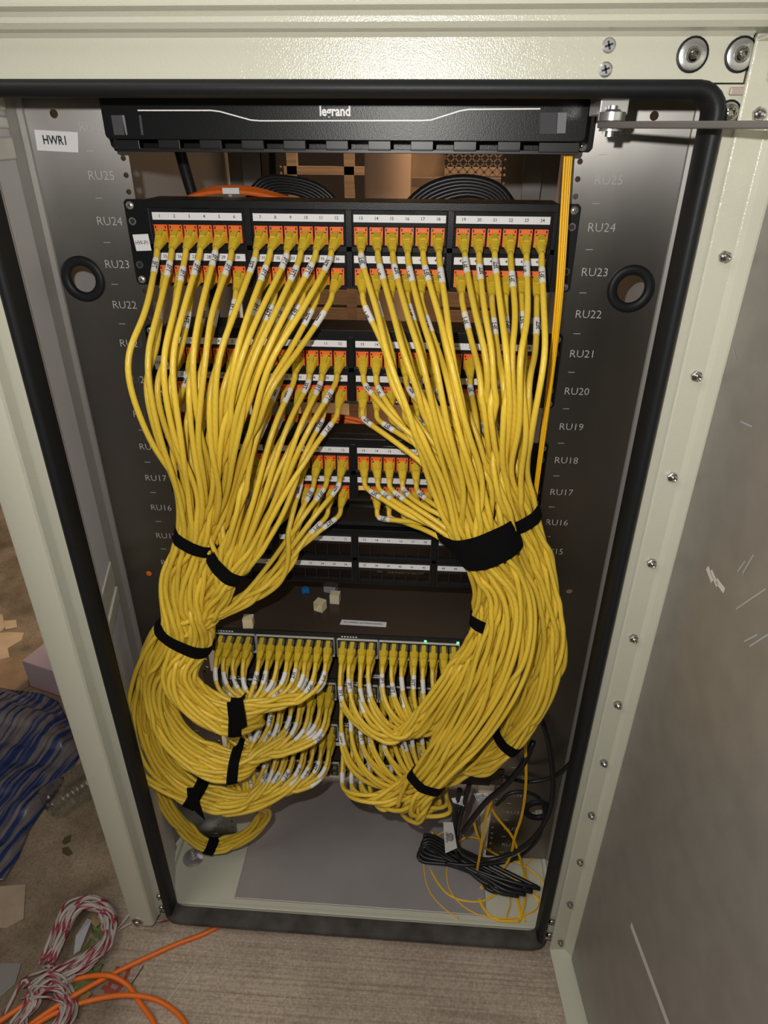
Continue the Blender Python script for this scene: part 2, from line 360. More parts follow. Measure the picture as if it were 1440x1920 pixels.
# bolts on the frame
def bolt(x, z, y, rw, rb, mats, name='frame_bolt', n=24):
    q = MB()
    if rw: q.lathe([(rw + .0015, 0), (rw + .0015, .0008), (rw, .0014)], (x, y, z), n=n, mi=1); q.lathe([(rw, .0013), (rw - .001, .0019), (rb, .002)], (x, y, z), n=n, mi=0)
    q.lathe([(rb, .001), (rb, .003), (rb * .85, .0052), (rb * .5, .0068), (rb * .42, .0070), (rb * .30, .0045)], (x, y, z), n=n, mi=2)
    return cpart(q, name, list(mats) + [mat('dome_steel', (.45, .44, .42), .14, metal=1)], smooth=35)
for x, z in ((.283, 1.181), (.319, 1.181)): bolt(x, z, YF, .0105, .0055, [chrome, rubber])
bolt(.3195, 1.1425, YF, .008, .0065, [chrome, rubber])
for x, z in ((-.3205, .026), (-.3215, -.006), (.3205, .033), (.3215, -.004)): bolt(x, z, YF, 0, .0055, [darkchrome, rubber])
bolt(-.359, -.020, YP, .0085, .0055, [darkchrome, chrome])
for x, z in ((.219, 1.187), (.219, 1.1715)):
    q = MB(); q.lathe([(.0055, 0), (.0053, .0008), (.004, .0014)], (x, YF, z), n=20)
    for a in (.35, .35 + math.pi / 2):
        c_, s_ = math.cos(a), math.sin(a); q.add([(x + c_ * l + -s_ * h, YF - .0016, z + s_ * l + c_ * h) for l, h in ((-.003, -.0007), (.003, -.0007), (.003, .0007), (-.003, .0007))], [(0, 1, 2, 3)], 1)
    cpart(q, 'frame_screw', [chrome, ink])
# raised ring weld mark on the header, wall battens on the left inside
def lin_slab(mb, z0, z1, th, y0=-.114, y1=-.021):
    f = lambda y: -.312 - (y + .114) / .093 * .0268
    mb.prism([(f(y0) + th, y0), (f(y1) + th, y1), (f(y1) - .004, y1), (f(y0) - .004, y0)], z0, z1, axis=2)
b = MB(); lin_slab(b, -.025, 1.162, 0); cpart(b, 'liner', wallm)
b = MB(); lin_slab(b, .577, .612, .002); lin_slab(b, .550, .570, .003); cpart(b, 'wall_batten', paint, bevel=.001)
b = MB(); lin_slab(b, .505, .545, .0008); cpart(b, 'liner_patch', mat('patch', (.55, .56, .62), .4))
b = MB(); lin_slab(b, 1.103, 1.124, .002); lin_slab(b, 1.130, 1.142, .0015); lin_slab(b, 1.146, 1.16, .0025); cpart(b, 'wall_batten', paint, bevel=.002)

# ---- mounting rails with etched unit marks
def rail(y, front, side):
    s = side; x_in, x_h, x_out = .2285, .2405, ((.344 if side > 0 else .3375) if front else .346)
    b = MB()
    def X(a, c): return (a, c) if s > 0 else (-c, -a)
    z0, z1 = -.012, 1.162; th = .0025
    u0, u1 = X(x_in, x_h); hz = []
    for n in range(0, 26):
        for d in (.00635, .02223, .0381): hz.append(n * U + d)
    cuts = [z0] + [(a + c_) / 2 for a, c_ in zip(hz, hz[1:])] + [z1]
    cx_ = s * .2345
    for h, a, c_ in zip(hz, cuts, cuts[1:]): b.ringplate(u0, u1, a, c_, cx_, h, .0028, .0028, y, th, n=10)
    u0, u1 = X(x_h, x_out); bx = s * .3065 if s > 0 else -.3045
    holes = sorted([(.983, .0215, bx), (.579, .0045, s * .297), (1.1445, .0042, s * .2995), (.12, .0215, bx)])
    prev = z0
    for hz_, r, hx in holes:
        m_ = r * 1.3
        b.box(u0, u1, y, y + th, prev, hz_ - m_)
        b.ringplate(u0, u1, hz_ - m_, hz_ + m_, hx, hz_, r, r, y, th, n=36); prev = hz_ + m_
    b.box(u0, u1, y, y + th, prev, z1)
    b.add([(s * x_in, y + th, z0), (s * x_out, y + th, z0), (s * x_out, y + th, z0 + .001), (s * x_in, y + th, z0 + .001)], [(0, 1, 2, 3)])
    o = cpart(b, 'mounting_rail', steel if front else mat('rear_steel', (.36, .34, .32), .5, metal=.3))
    if front:                                                                        # folded outer flange
        g = MB(); g.prism([(s * (x_out - .0075), y - .0002), (s * (x_out - .0065), y - .0022), (s * (x_out - .001), y - .0034), (s * (x_out + .0035), y - .017), (s * (x_out + .0060), y - .0165), (s * (x_out + .002), y), ], z0, z1, axis=2)
        q = g.build('rail_flange', mat('flange_steel', (.34, .33, .31), .42, metal=.55)); q.parent = o
    for hz_, r, hx in holes:
        if r < .02: continue
        g = MB(); prof = [(r - .0065, -.003), (r - .007, .0005), (r - .005, .003), (r + .001, .0035), (r + .0035, .0015), (r + .0035, -.0001)]
        g.lathe(prof, (hx, y, hz_), n=40); g.f = g.f[:-2]; g.m = g.m[:-2]
        q = g.build('grommet', rubber, smooth=60); q.parent = o
    if front:
        g = MB()
        for n in range(1, 27):
            xt = -.2615 if s < 0 else .2655
            v, f = text('RU%d' % n, .0125, -.012); g.add([(xt + a * 1.02, y - .0003, (n - .52) * U + c_) for a, c_ in v], f)
            xm = -.2686 if s < 0 else .2561
            g.box(xm - .0038, xm + .0038, y - .0003, y, (n - 1) * U - .00025, (n - 1) * U + .00025)
        q = g.build('unit_marking', marking); q.parent = o
    return o
rl = rail(0, True, -1); rr = rail(0, True, 1)
for s in (-1, 1):
    r_ = rail(.80, False, s)
    b = MB(); b.box(s * .275, s * .30, .76, .80, 0, 1.16); b.box(s * .268, s * .307, .757, .760, 0, 1.16); cpart(b, 'rail_brace', steel, bevel=.002)
b = MB(); b.lathe([(.0043, 0), (.0040, -.0018), (.002, -.0024)], (-.297, .0018, .5790), (0, 1, 0), 20); q = b.build('hole_plug', orange, smooth=40); q.parent = rl
# adhesive rack label
b = MB(); pts = [P(64, 243, Y=-.0008), P(146, 248, Y=-.0008), P(147, 286, Y=-.0008), P(70, 282, Y=-.0008)]
b.add(pts, [(0, 1, 2, 3)]); write(b, 'HWR1', .0115, (-.3035, -.0011, 1.1205), (1, 0, -.03), (.03, 0, 1), 1, .02, .8)
q = b.build('rack_label', [white, ink]); q.parent = rl
# ---- door, swung open past ninety degrees on the right
ang = math.radians(5.5); dd = np.array([math.sin(ang), -math.cos(ang), 0]); dn = np.array([math.cos(ang), math.sin(ang), 0]); hinge = np.array([.3265, -.140, 0])
DL, DT, DB, DTOP = .68, .034, -.043, 1.192
def dp(l, t, z): return hinge + dd * l + dn * t + np.array([0, 0, z])
def dbox(mb, l0, l1, t0, t1, z0, z1, mi=0):
    mb.add([dp(l, t, z) for z in (z0, z1) for l, t in ((l0, t0), (l1, t0), (l1, t1), (l0, t1))], [(0, 3, 2, 1), (4, 5, 6, 7), (0, 1, 5, 4), (1, 2, 6, 5), (2, 3, 7, 6), (3, 0, 4, 7)], mi)
b = MB()
dbox(b, 0, DL, DT, DT + .003, DB, DTOP)                    # skin
# hinge return: faces the room, rolled into the skin
pr = [(-.003, 0), (-.003, DT), (.022, DT), (.012, DT - .002), (.004, DT - .007), (0, DT - .011), (0, .0015), (-.001, 0)]
vs = [dp(l, t, z) for z in (DB, DTOP) for l, t in pr]; n = len(pr)
b.add(vs, [tuple(range(n)), tuple(range(2 * n - 1, n - 1, -1))] + [(i, i + n, (i + 1) % n + n, (i + 1) % n) for i in range(n)])
dbox(b, 0, DL, 0, DT, DB, DB + .003); dbox(b, 0, DL, 0, DT, DTOP - .003, DTOP); dbox(b, DL, DL + .003, 0, DT, DB, DTOP)
dbox(b, 0, DL, .014, DT, DTOP - .028, DTOP - .003)
door = cpart(b, 'cabinet_door', paint, bevel=.0012)
b = MB(); dbox(b, .018, DL - .01, DT - .0045, DT, DB + .008, 1.112); lin = b.build('door_liner', doorliner, bevel=.003); lin.parent = door
# scuffs on the liner
chalk = mat('chalk', (.62, .58, .56), .8)
def on_liner(px, py, off=.0003):
    d = ray(px, py); p0 = dp(.1, DT - .0045 - off, 0); return CAM + d * ((p0 - CAM).dot(dn) / d.dot(dn))
b = MB()
def streak(mb, a, c_, w_):
    a = on_liner(*a); c_ = on_liner(*c_); t = (c_ - a) / np.linalg.norm(c_ - a); n_ = np.cross(t, dn) * w_ / 2
    mb.add([a - n_, a + n_, c_ + n_, c_ - n_], [(0, 1, 2, 3)])
streak(b, (1183, 1733), (1262, 1945), .010)
streak(b, (1326, 1064), (1336, 1090), .006); streak(b, (1333, 1070), (1345, 1098), .005); streak(b, (1343, 1088), (1358, 1108), .006)
q = b.build('chalk_streak', chalk); q.parent = lin
b = MB()
for a, c_ in (((1383, 1072), (1397, 1052)), ((1392, 1076), (1413, 1040)), ((1380, 1142), (1436, 1104)), ((1395, 1203), (1420, 1190)), ((1405, 1212), (1440, 1190)), ((1388, 790), (1410, 800)), ((1375, 655), (1379, 672))):
    b = MB(); streak(b, a, c_, .0016); q = b.build('scuff', mat('scuff', (.36, .36, .37), .6)); q.parent = lin
nutm = MB()
nutm.lathe([(.0052, 0), (.0052, .0035), (.0046, .0042)], (0, 0, 0), n=6); nutm.lathe([(.0032, .003), (.0034, .0062), (.0022, .0078), (.0012, .0070)], (0, 0, 0), n=16)
nut = None
for i, (px_, py_) in enumerate(((1405, 214), (1342, 481), (1289, 704), (1243, 893), (1205, 1054), (1172, 1195), (1145, 1319), (1119, 1428), (1097, 1526), (1077, 1614), (1060, 1693), (1043, 1765))):
    d = ray(px_, py_); p0 = dp(0, 0, 0); pos = CAM + d * ((p0 - CAM).dot(dd) / d.dot(dd)); l_ = (pos - p0).dot(dn); pos = p0 + dn * .0145 + np.array([0, 0, pos[2]])
    if nut is None: nut = nutm.build('hinge_nut', darkchrome, smooth=30); o = nut
    else: o = nut.copy(); C.objects.link(o)
    o.parent = door; o.location = pos; o.rotation_euler = (0, 0, ang)
# hinge pivots between frame and door
b = MB(); b.box(.316, .334, YF - .0035, YF, 1.1545, 1.1600); cpart(b, 'hinge_spacer', mat('brown_plastic', (.40, .33, .28), .4), bevel=.001)
# door stay arm and its bracket
a0 = P(1116, 232, Y=-.10); b = MB()
b.box(.2225, .2455, -.075, -.118, 1.1415, 1.168); cpart(b, 'stay_bracket', chrome, bevel=.001)
b = MB(); b.lathe([(.0085, -.006), (.0105, -.005), (.0105, .001), (.007, .0015), (.0055, .003)], (.232, -.123, 1.1425), (0, 0, 1), 24); b.lathe([(.009, -.012), (.009, -.010)], (.232, -.123, 1.142), (0, 0, 1), 24); b.lathe([(.0035, -.016), (.0035, .006)], (.232, -.123, 1.142), (0, 0, 1), 12); cpart(b, 'stay_pivot', chrome, smooth=30)
s0 = np.array([.225, -.122, 1.1345]); s1 = np.array([.357, -.268, 1.1325]); t = (s1 - s0) / np.linalg.norm(s1 - s0); n_ = np.cross([0, 0, 1], t) * .0065
b = MB(); vs = [p + q for p in (s0, s1) for q in (-n_ - [0, 0, .0025], n_ - [0, 0, .0025], n_ + [0, 0, .0025], -n_ + [0, 0, .0025])]
b.add(vs, [(0, 1, 2, 3), (7, 6, 5, 4), (0, 4, 5, 1), (1, 5, 6, 2), (2, 6, 7, 3), (3, 7, 4, 0)]); cpart(b, 'door_stay', mat('grey_steel', (.16, .15, .14), .5, metal=.5), bevel=.001)

# ================================================================ grey plate, bolt and odds on the cabinet floor
b = MB(); b.box(-.209, .224, -.1035, .50, -.0248, -.0218)
tag(b.build('floor_plate', plateg, bevel=.002), 'flat grey metal cover plate lying on the cabinet floor', 'metal plate')
b = MB(); b.lathe([(.019, 0), (.0185, .0012), (.009, .0052)], (-.3035, -.034, -.025), (0, 0, 1), 32); b.lathe([(.0085, .004), (.008, .009), (.006, .010)], (-.3035, -.034, -.025), (0, 0, 1), 6); b.lathe([(.004, .008), (.0038, .018), (.003, .0188)], (-.3035, -.034, -.025), (0, 0, 1), 16)
cpart(b, 'anchor_bolt', chrome, smooth=30)

# ================================================================ patch panels
MODC = (-.1625, -.053, .0545, .1625); PITCH = .0163
def portx(c): return MODC[c // 6] + (c % 6 - 2.5) * PITCH
def jack_mb():
    q = MB(); w_, h = .0143, .0178
    q.box(-w_ / 2, -.0052, -.0065, .012, -h / 2, h / 2); q.box(.0052, w_ / 2, -.0065, .012, -h / 2, h / 2)
    q.box(-.0052, .0052, -.0065, .012, .0035, h / 2); q.box(-.0052, .0052, -.0065, .012, -h / 2, -.0070)
    q.box(-.0052, .0052, .002, .012, -.0070, .0035, 1)
    for s in (-1, 1): q.box(s * .0054 - .0007, s * .0054 + .0007, -.00665, -.0064, .0052, .0078, 1)
    return q
jack_proto = None
def screw_mb(r=.0042):
    q = MB(); q.lathe([(r, 0), (r * .95, .0012), (r * .6, .0024), (r * .3, .0027)], (0, 0, 0), n=16)
    for a in (.5, .5 + math.pi / 2):
        c_, s_ = math.cos(a), math.sin(a); q.add([(c_ * l - s_ * h, -.0029, s_ * l + c_ * h) for l, h in ((-.0022, -.0004), (.0022, -.0004), (.0022, .0004), (-.0022, .0004))], [(0, 1, 2, 3)], 1)
    return q
screw_proto = None
def put_screw(parent, x, y, z, name='screw'):
    global screw_proto
    if screw_proto is None: screw_proto = screw_mb().build(name, [chrome, ink], smooth=35); o = screw_proto
    else: o = screw_proto.copy(); C.objects.link(o)
    o.parent = parent; o.location = Vector((x, y, z)) - parent.location; return o
def patch_panel(top, label, jacks=True, skip=(), tagtext=None, group='patch panels bolted to the front rails'):
    global jack_proto
    T = top * U; h2 = 2 * U - .0008
    root = empty('patch_bay', (0, 0, T - 2 * U), label, 'patch panel', group)
    y0, y1 = -.003, 0.0
    b = MB()
    for s in (-1, 1):          # ears
        e0, e1 = .219, .2413
        poly = [(s * e0, T - .0004), (s * (e1 - .003), T - .0004), (s * e1, T - .0035), (s * e1, T - h2 + .003), (s * (e1 - .003), T - h2), (s * e0, T - h2)]
        b.prism(poly, y0, y1)
    yb = -.0055
    edges = [-.219] + [(MODC[i] + MODC[i + 1]) / 2 for i in range(3)] + [.219]
    b.box(-.219, .219, yb, .012, T - .0085, T - .0004); b.box(-.219, .219, yb, .012, T - h2, T - .0855)
    b.box(-.219, .219, yb, .006, T - .0500, T - .0440)
    for e in edges:
        w_ = .0035 if abs(e) < .21 else .0050
        b.box(max(e - w_, -.219), min(e + w_, .219), yb, .012, T - .0860, T - .0080)
    b.box(-.219, .219, .012, .045, T - .003, T - .0004); 
    adopt(b.build('frame', blackm, bevel=.0006), root)
    b = MB()                   # module fascia: gloss black with cells
    for row in (0, 1):
        zt = T - .0085 if row == 0 else T - .0500; zl = T - (.0245 if row == 0 else .0662); zb = zl - .0185
        for i in range(4):
            x0, x1 = edges[i] + .0035, edges[i + 1] - .0035
            b.box(x0, x1, -.0040, .004, zl, zt)
            b.box(x0, x1, -.0040, .004, zb - (.0012 if row == 0 else .001), zb)
            xs = [x0] + [MODC[i] + (k - 2) * PITCH for k in range(5)] + [x1]
            for k, xx in enumerate(xs):
                if k == 0: b.box(x0, MODC[i] - 3 * PITCH + .0009, -.0040, .004, zb, zl)
                elif k == 6: b.box(MODC[i] + 3 * PITCH - .0009, x1, -.0040, .004, zb, zl)
                else: b.box(xx - .0008, xx + .0008, -.0040, .004, zb, zl)
            b.box(MODC[i] - .016, MODC[i] + .016, -.0062, -.004, zt - .0022, zt - .0002)
    adopt(b.build('fascia', blackg, bevel=.0004), root)
    for row in (0, 1):
        for i in range(4):
            q = MB(); zc = T - (.0163 if row == 0 else .0572); q.box(MODC[i] - .0487, MODC[i] + .0487, -.0048, -.0039, zc - .0038, zc + .0036)
            for k in range(6): write(q, str(row * 24 + i * 6 + k + 1), .0045, (portx(i * 6 + k), -.0050, zc), mi=1, bold=.012)
            adopt(q.build('number_strip', [white, ink]), root)
    if jacks:
        for n in range(48):
            if n + 1 in skip: continue
            row, c_ = divmod(n, 24); z = T - (.0336 if row == 0 else .0753)
            if jack_proto is None: jack_proto = jack_mb().build('jack', [orange, blackp], bevel=.0003); o = jack_proto
            else: o = jack_proto.copy(); C.objects.link(o)
            o.parent = root; o.location = Vector((portx(c_), 0, z)) - root.location
    for s in (-1, 1):
        for dz in (.0064, .0825): put_screw(root, s * .2345, y0, T - dz)
        for dz in (.0222, .0667):
            q = MB(); q.lathe([(.0042, 0), (.0040, .0004), (.0024, .0004), (.0022, .0001)], (s * .2345, y0, T - dz), n=14); q.lathe([(.0022, .0001), (.0020, .0005)], (s * .2345, y0, T - dz), n=12, mi=1); adopt(q.build('slot', [steel, ink]), root)
    if tagtext:
        q = MB(); xc = -.2270; zc = T - .0435
        q.add([(xc - .0088, -.0062, zc + .0082), (xc + .0088, -.0062, zc + .0092), (xc + .0098, -.0062, zc - .0078), (xc - .0072, -.0062, zc - .0085)], [(0, 1, 2, 3)])
        write(q, tagtext, .0062, (xc + .0005, -.0064, zc), mi=1, bold=.004, sx=.78); adopt(q.build('sticker', [white, ink]), root)
    # rear support bar
    b = MB(); b.box(-.2, .2, .055, .060, T - .03, T - .012); b.box(-.205, -.2, .0, .06, T - .03, T - .012); b.box(.2, .205, .0, .06, T - .03, T - .012); adopt(b.build('cable_bar', blackm), root)
    return root
patch_panel(24, 'topmost black 48-jack patch panel with orange jacks, at RU24 and RU23', tagtext='HW-P1')
patch_panel(21, 'second black patch panel with orange jacks, at RU21 and RU20', tagtext='HW-P2')
patch_panel(18, 'third black patch panel with orange jacks, at RU18 and RU17', tagtext='HW-P3', skip=(37,))
patch_panel(15.06, 'lowest black patch panel with empty unfilled jack openings, above the loose keystone blanks', jacks=False)

# ---- cable manager with a lid, top of the rack
cm = empty('cable_manager', (0, 0, 25 * U), 'black covered cable manager with a white line and logo, above the patch panels', 'cable manager')
T = 26.02 * U; b = MB()
for s in (-1, 1):
    poly = [(s * .21, T), (s * .2445, T), (s * .2445, T - .040), (s * .2415, T - .0435), (s * .21, T - .0435)]
    b.prism(poly, -.003, 0)
b.box(-.222, .222, -.048, -.001, T - .0445, T - .042); b.box(-.222, .222, -.003, -.001, T - .0445, T)
b.box(-.222, -.219, -.048, 0, T - .0445, T - .002); b.box(.219, .222, -.048, 0, T - .0445, T - .002)
adopt(b.build('frame', blackm, bevel=.0008), cm)
b = MB(); r = .004
poly = [(-.2265, T + .001), (.2265, T + .001), (.2265, T - .0345 + r), (.2265 - r * .3, T - .0345 + r * .3), (.2265 - r, T - .0345), (-.2265 + r, T - .0345), (-.2265 + r * .3, T - .0345 + r * .3), (-.2265, T - .0345 + r)]
b.prism(poly, -.0525, -.050); lid = adopt(b.build('lid', blackm, bevel=.0006), cm)
b = MB(); xs = [(-.223 + .0135)] + [-.2265 + .0445 + i * .0388 for i in range(9)]
x_edges = [-.221]
for i in range(9):
    xc = P((321, 398, 476, 554, 633, 712, 791, 871, 953)[i], 283, Y=-.05)[0]; x_edges.append(xc)
for i, xc in enumerate(x_edges[1:]):
    b.box(xc - .0105, xc + .0105, -.0536, -.049, T - .0425, T - .0345); b.box(xc - .0100, xc + .0100, -.0545, -.0536, T - .0425, T - .0412)
b.box(-.2195, -.194, -.0536, -.049, T - .0430, T - .0350); b.box(.185, .222, -.0536, -.049, T - .0430, T - .0350)
b.box(-.219, .222, -.0505, -.046, T - .0450, T - .0415)
adopt(b.build('finger_guard', mat('guard_plastic', (.008, .008, .009), .38), bevel=.0012), cm)
b = MB()
def latch(mb, pts_):
    a = [P(*p_, Y=-.0528) for p_ in pts_]; mb.add(a + [q + np.array([0, .0015, 0]) for q in a], [(0, 1, 2, 3), (0, 4, 5, 1), (1, 5, 6, 2), (2, 6, 7, 3), (3, 7, 4, 0)])
for w4 in ([(208, 216), (228, 216), (236, 253), (214, 253)], [(260, 216), (264, 216), (269, 253), (265, 253)], [(1013, 211), (1044, 211), (1043, 251), (1012, 251)]):
    b = MB(); latch(b, w4); adopt(b.build('latch_window', mat('smoke_plastic', (.08, .08, .09), .12)), cm)
for w4 in ([(228, 216), (233, 216), (239, 253), (234, 253)], [(1046, 211), (1063, 211), (1060, 250), (1044, 250)]):
    b = MB(); latch(b, w4); adopt(b.build('latch', mat('latch_plastic', (.22, .22, .23), .15)), cm)
b = MB(); ln = [(258, 207), (395, 207), (412, 209), (470, 225), (488, 226.5), (790, 226), (808, 225), (862, 208), (880, 205), (1013, 204)]
L3_ = [P(x, y, Y=-.0528) for x, y in ln]
for a, c_ in zip(L3_, L3_[1:]):
    t = (c_ - a) / np.linalg.norm(c_ - a); n_ = np.array([-t[2], 0, t[0]]) * .00055; b.add([a - n_, c_ - n_, c_ + n_, a + n_], [(0, 1, 2, 3)])
lg = P(628, 209, Y=-.0528); write(b, 'legrand', .0112, lg, mi=0, bold=.03, sx=.88); adopt(b.build('printed_line', whitem), cm)
put_screw(cm, .2345, -.003, T - .0385); put_screw(cm, -.2345, -.003, T - .0385)

# ================================================================ switches
SWZ = [10.82 * U, 8.82 * U, 6.82 * U, 4.84 * U]     # top of port block
COLX = [-.202 + .014 * i for i in range(4)] + [-.140 + .01415 * i for i in range(8)] + [-.019 + .0141 * i for i in range(4)] + [.042 + .01445 * i for i in range(8)]
GRP = [(-.211, -.1505), (-.1495, -.0325), (-.0285, .0325), (.0335, .1520)]
def port_z(k, row): return SWZ[k] - (.0105 if row == 0 else .0245)
swl = ['topmost rack switch, with loose keystone blanks lying on its lid', 'second rack switch from the top, feeding the middle yellow loops', 'third rack switch from the top, feeding the lowest yellow loops', 'lowest rack switch with empty ports, above the grey plate']
for k in range(4):
    zt = SWZ[k] + .0075 if k < 3 else SWZ[k] + .002; zb = SWZ[k] - .036
    root = empty('network_switch', (0, 0, zb), 'black 48-port ' + swl[k], 'network switch', 'network switches below the patch panels')
    b = MB(); b.box(-.2195, .2195, 0.0, .30, zb, zt); b.box(-.2413, -.2195, -.002, .001, zb, zt); b.box(.2195, .2413, -.002, .001, zb, zt); adopt(b.build('chassis', switchtop, bevel=.001), root)
    b = MB(); b.box(-.2195, .2195, -.004, -.0001, zb + .0002, zb + .002); b.box(-.2195, .2195, -.004, -.0001, SWZ[k], zt)
    b.box(.155, .2195, -.004, -.0001, zb + .002, SWZ[k]); adopt(b.build('fascia', blackp, bevel=.0005), root)
    b = MB()
    for g0, g1 in GRP:
        b.box(g0, g1, -.0065, .0, SWZ[k] - .0016, SWZ[k]); b.box(g0, g1, -.0065, .0, SWZ[k] - .0345, SWZ[k] - .033); b.box(g0, g0 + .001, -.0065, 0, SWZ[k] - .034, SWZ[k]); b.box(g1 - .001, g1, -.0065, 0, SWZ[k] - .034, SWZ[k])
    adopt(b.build('port_surround', mat('light_grey_metal', (.60, .62, .59), .5), bevel=.0003), root)
    b = MB()
    for ci, x in enumerate(COLX):
        for row in (0, 1):
            z = port_z(k, row); b.box(x - .0066, x - .0056, -.0055, 0, z - .0062, z + .0062); b.box(x + .0056, x + .0066, -.0055, 0, z - .0062, z + .0062)
            b.box(x - .006, x + .006, -.0055, 0, z + .0052, z + .0066); b.box(x - .006, x + .006, -.0055, 0, z - .0066, z - .0056); b.box(x - .0056, x + .0056, -.0012, 0, z - .0056, z + .0052, 1)
            b.box(x - .0030, x + .0030, -.0050, -.0012, z - .0052, z - .0040, 2)
    adopt(b.build('port_block', [mat('port_metal', (.10, .095, .085), .35, metal=.6), blackp, mat('gold_contacts', (.55, .42, .15), .3, metal=.8)]), root)
    b = MB()
    for gi in (0, 2):
        x0 = GRP[gi][0] + .004 if gi == 0 else -.022
        for i in range(6): b.box(x0 + i * .0042, x0 + i * .0042 + .0024, -.0046, -.004, SWZ[k] + .0025, SWZ[k] + .0042)
    for x in COLX[::2]: write(b, str(COLX.index(x) * 2 + 1), .0020, (x, -.0067, SWZ[k] - .0008), mi=1)
    for i in range(4): write(b, ('1', '2', '3', '4')[i], .0025, (.158, -.0042, SWZ[k] - .006 - i * .006))
    write(b, 'MODE', .0032, (.173, -.0042, SWZ[k] - .006)); write(b, 'STATUS', .0032, (.173, -.0042, SWZ[k] - .013))
    adopt(b.build('printing', [whitem, ink]), root)
    if k == 0:
        b = MB()
        for px_ in (798, 859):
            q = P(px_, 1196 if px_ < 820 else 1201, Y=-.005); b.box(q[0] - .0018, q[0] + .0018, -.0052, -.004, SWZ[0] + .0016, SWZ[0] + .0034)
        adopt(b.build('status_light', green_led), root)
        b = MB(); q = P(760, 1074, Z=zt + .0003)
        write(b, 'networking', .0135, q, (1, 0, 0), (0, 1, 0), bold=.03); b.box(q[0] - .047, q[0] - .039, q[1] - .002, q[1] + .002, zt + .0001, zt + .0003)
        adopt(b.build('lid_logo', whitem), root)
        lidz = zt
# things lying on the top switch
def lying(name, mb, mats, px, py, rot, label, cat, z=None, bevel=.0006, group=None, tilt=0):
    q = P(px, py, Z=(lidz if z is None else z)); o = mb.build(name, mats, bevel=bevel); o.location = q; o.rotation_euler = (tilt, 0, math.radians(rot)); return tag(o, label, cat, group)
def blank_mb():
    q = MB(); q.box(-.0075, .0075, -.008, -.0065, .0, .016); q.box(-.0075, -.0062, -.0065, .006, 0, .016); q.box(.0062, .0075, -.0065, .006, 0, .016); q.box(-.0062, .0062, -.0065, .006, .0147, .016); q.box(-.0062, .0062, -.0065, .006, 0, .0012); q.box(-.003, .003, -.0085, -.008, .004, .012); return q
lying('keystone_blank', blank_mb(), cream, 467, 1172, 4, 'cream keystone blank standing at the front left edge of the top switch', 'keystone blank')
lying('keystone_blank', blank_mb(), cream, 600, 1143, 158, 'cream keystone blank turned to show its hollow side, on the top switch lid', 'keystone blank')
lying('keystone_blank', blank_mb(), cream, 629, 1127, -4, 'cream keystone blank leaning in front of the grey one on the switch lid', 'keystone blank')
q = MB(); q.box(-.010, .010, -.008, .006, 0, .012); q.box(-.013, -.010, -.002, .001, .006, .012)
lying('keystone_blank', q, greyp, 621, 1107, -12, 'grey keystone blank behind the cream ones on the switch lid', 'keystone blank')
q = MB(); q.box(-.006, .006, -.004, .004, 0, .007); q.box(-.003, .003, -.006, .004, .003, .009)
lying('keystone_jack', q, bluep, 573, 1110, 15, 'small blue plastic keystone insert on the switch lid', 'keystone insert')
q = MB(); a = [P(x, y, Z=lidz + .0004) for x, y in ((641, 1162), (725, 1167), (724, 1176), (637, 1171))]; q.add(a + [p + np.array([0, 0, .0004]) for p in a], [(0, 1, 2, 3), (7, 6, 5, 4), (0, 4, 5, 1), (1, 5, 6, 2), (2, 6, 7, 3), (3, 7, 4, 0)])
pc = sum(a) / 4; ex = (a[1] - a[0]) / np.linalg.norm(a[1] - a[0]); write(q, '02-13WR01-ADTRAN-NSW01', .0042, pc + [0, 0, .0006], ex, (-ex[1], ex[0], 0), mi=1, bold=.02, sx=1.1)
tag(q.build('paper_label', [white, ink]), 'narrow white paper label lying on the front edge of the top switch', 'paper label')
q = MB(); a = P(700, 1256, Z=SWZ[1] + .0082); q.box(a[0] - .016, a[0] + .016, .003, .010, SWZ[1] + .0076, SWZ[1] + .008); write(q, 'NSW02', .0045, (a[0], .0065, SWZ[1] + .0082), (1, 0, 0), (0, 1, 0), 1, .02)
tag(q.build('paper_label', [white, ink]), 'white paper label on the second switch, seen between plugs', 'paper label')
q = MB(); a = P(642, 1405, Z=SWZ[2] - .036); q.box(a[0] - .016, a[0] + .012, -.0048, -.0042, SWZ[2] - .048, SWZ[2] - .040); tag(q.build('paper_label', [white]), 'white paper label between the third and lowest switch', 'paper label')
b = MB(); b.box(-.2195, .2195, .002, .10, 15.06 * U + .0028, 15.06 * U + .0048); b.box(-.2195, .2195, .0, .004, 15.06 * U + .0028, 15.06 * U + .0088); b.box(-.2195, .2195, .05, .053, 15.06 * U + .0028, 15.06 * U + .0075); b.box(-.2413, -.2195, -.002, .001, 15.06 * U + .001, 15.06 * U + .012)
tag(b.build('rack_shelf', blackg, bevel=.0006), 'thin black shelf with a glossy lip just above the lowest patch panel', 'rack shelf')

# ================================================================ yellow patch cables
RC_ = .0032                                          # jacket radius
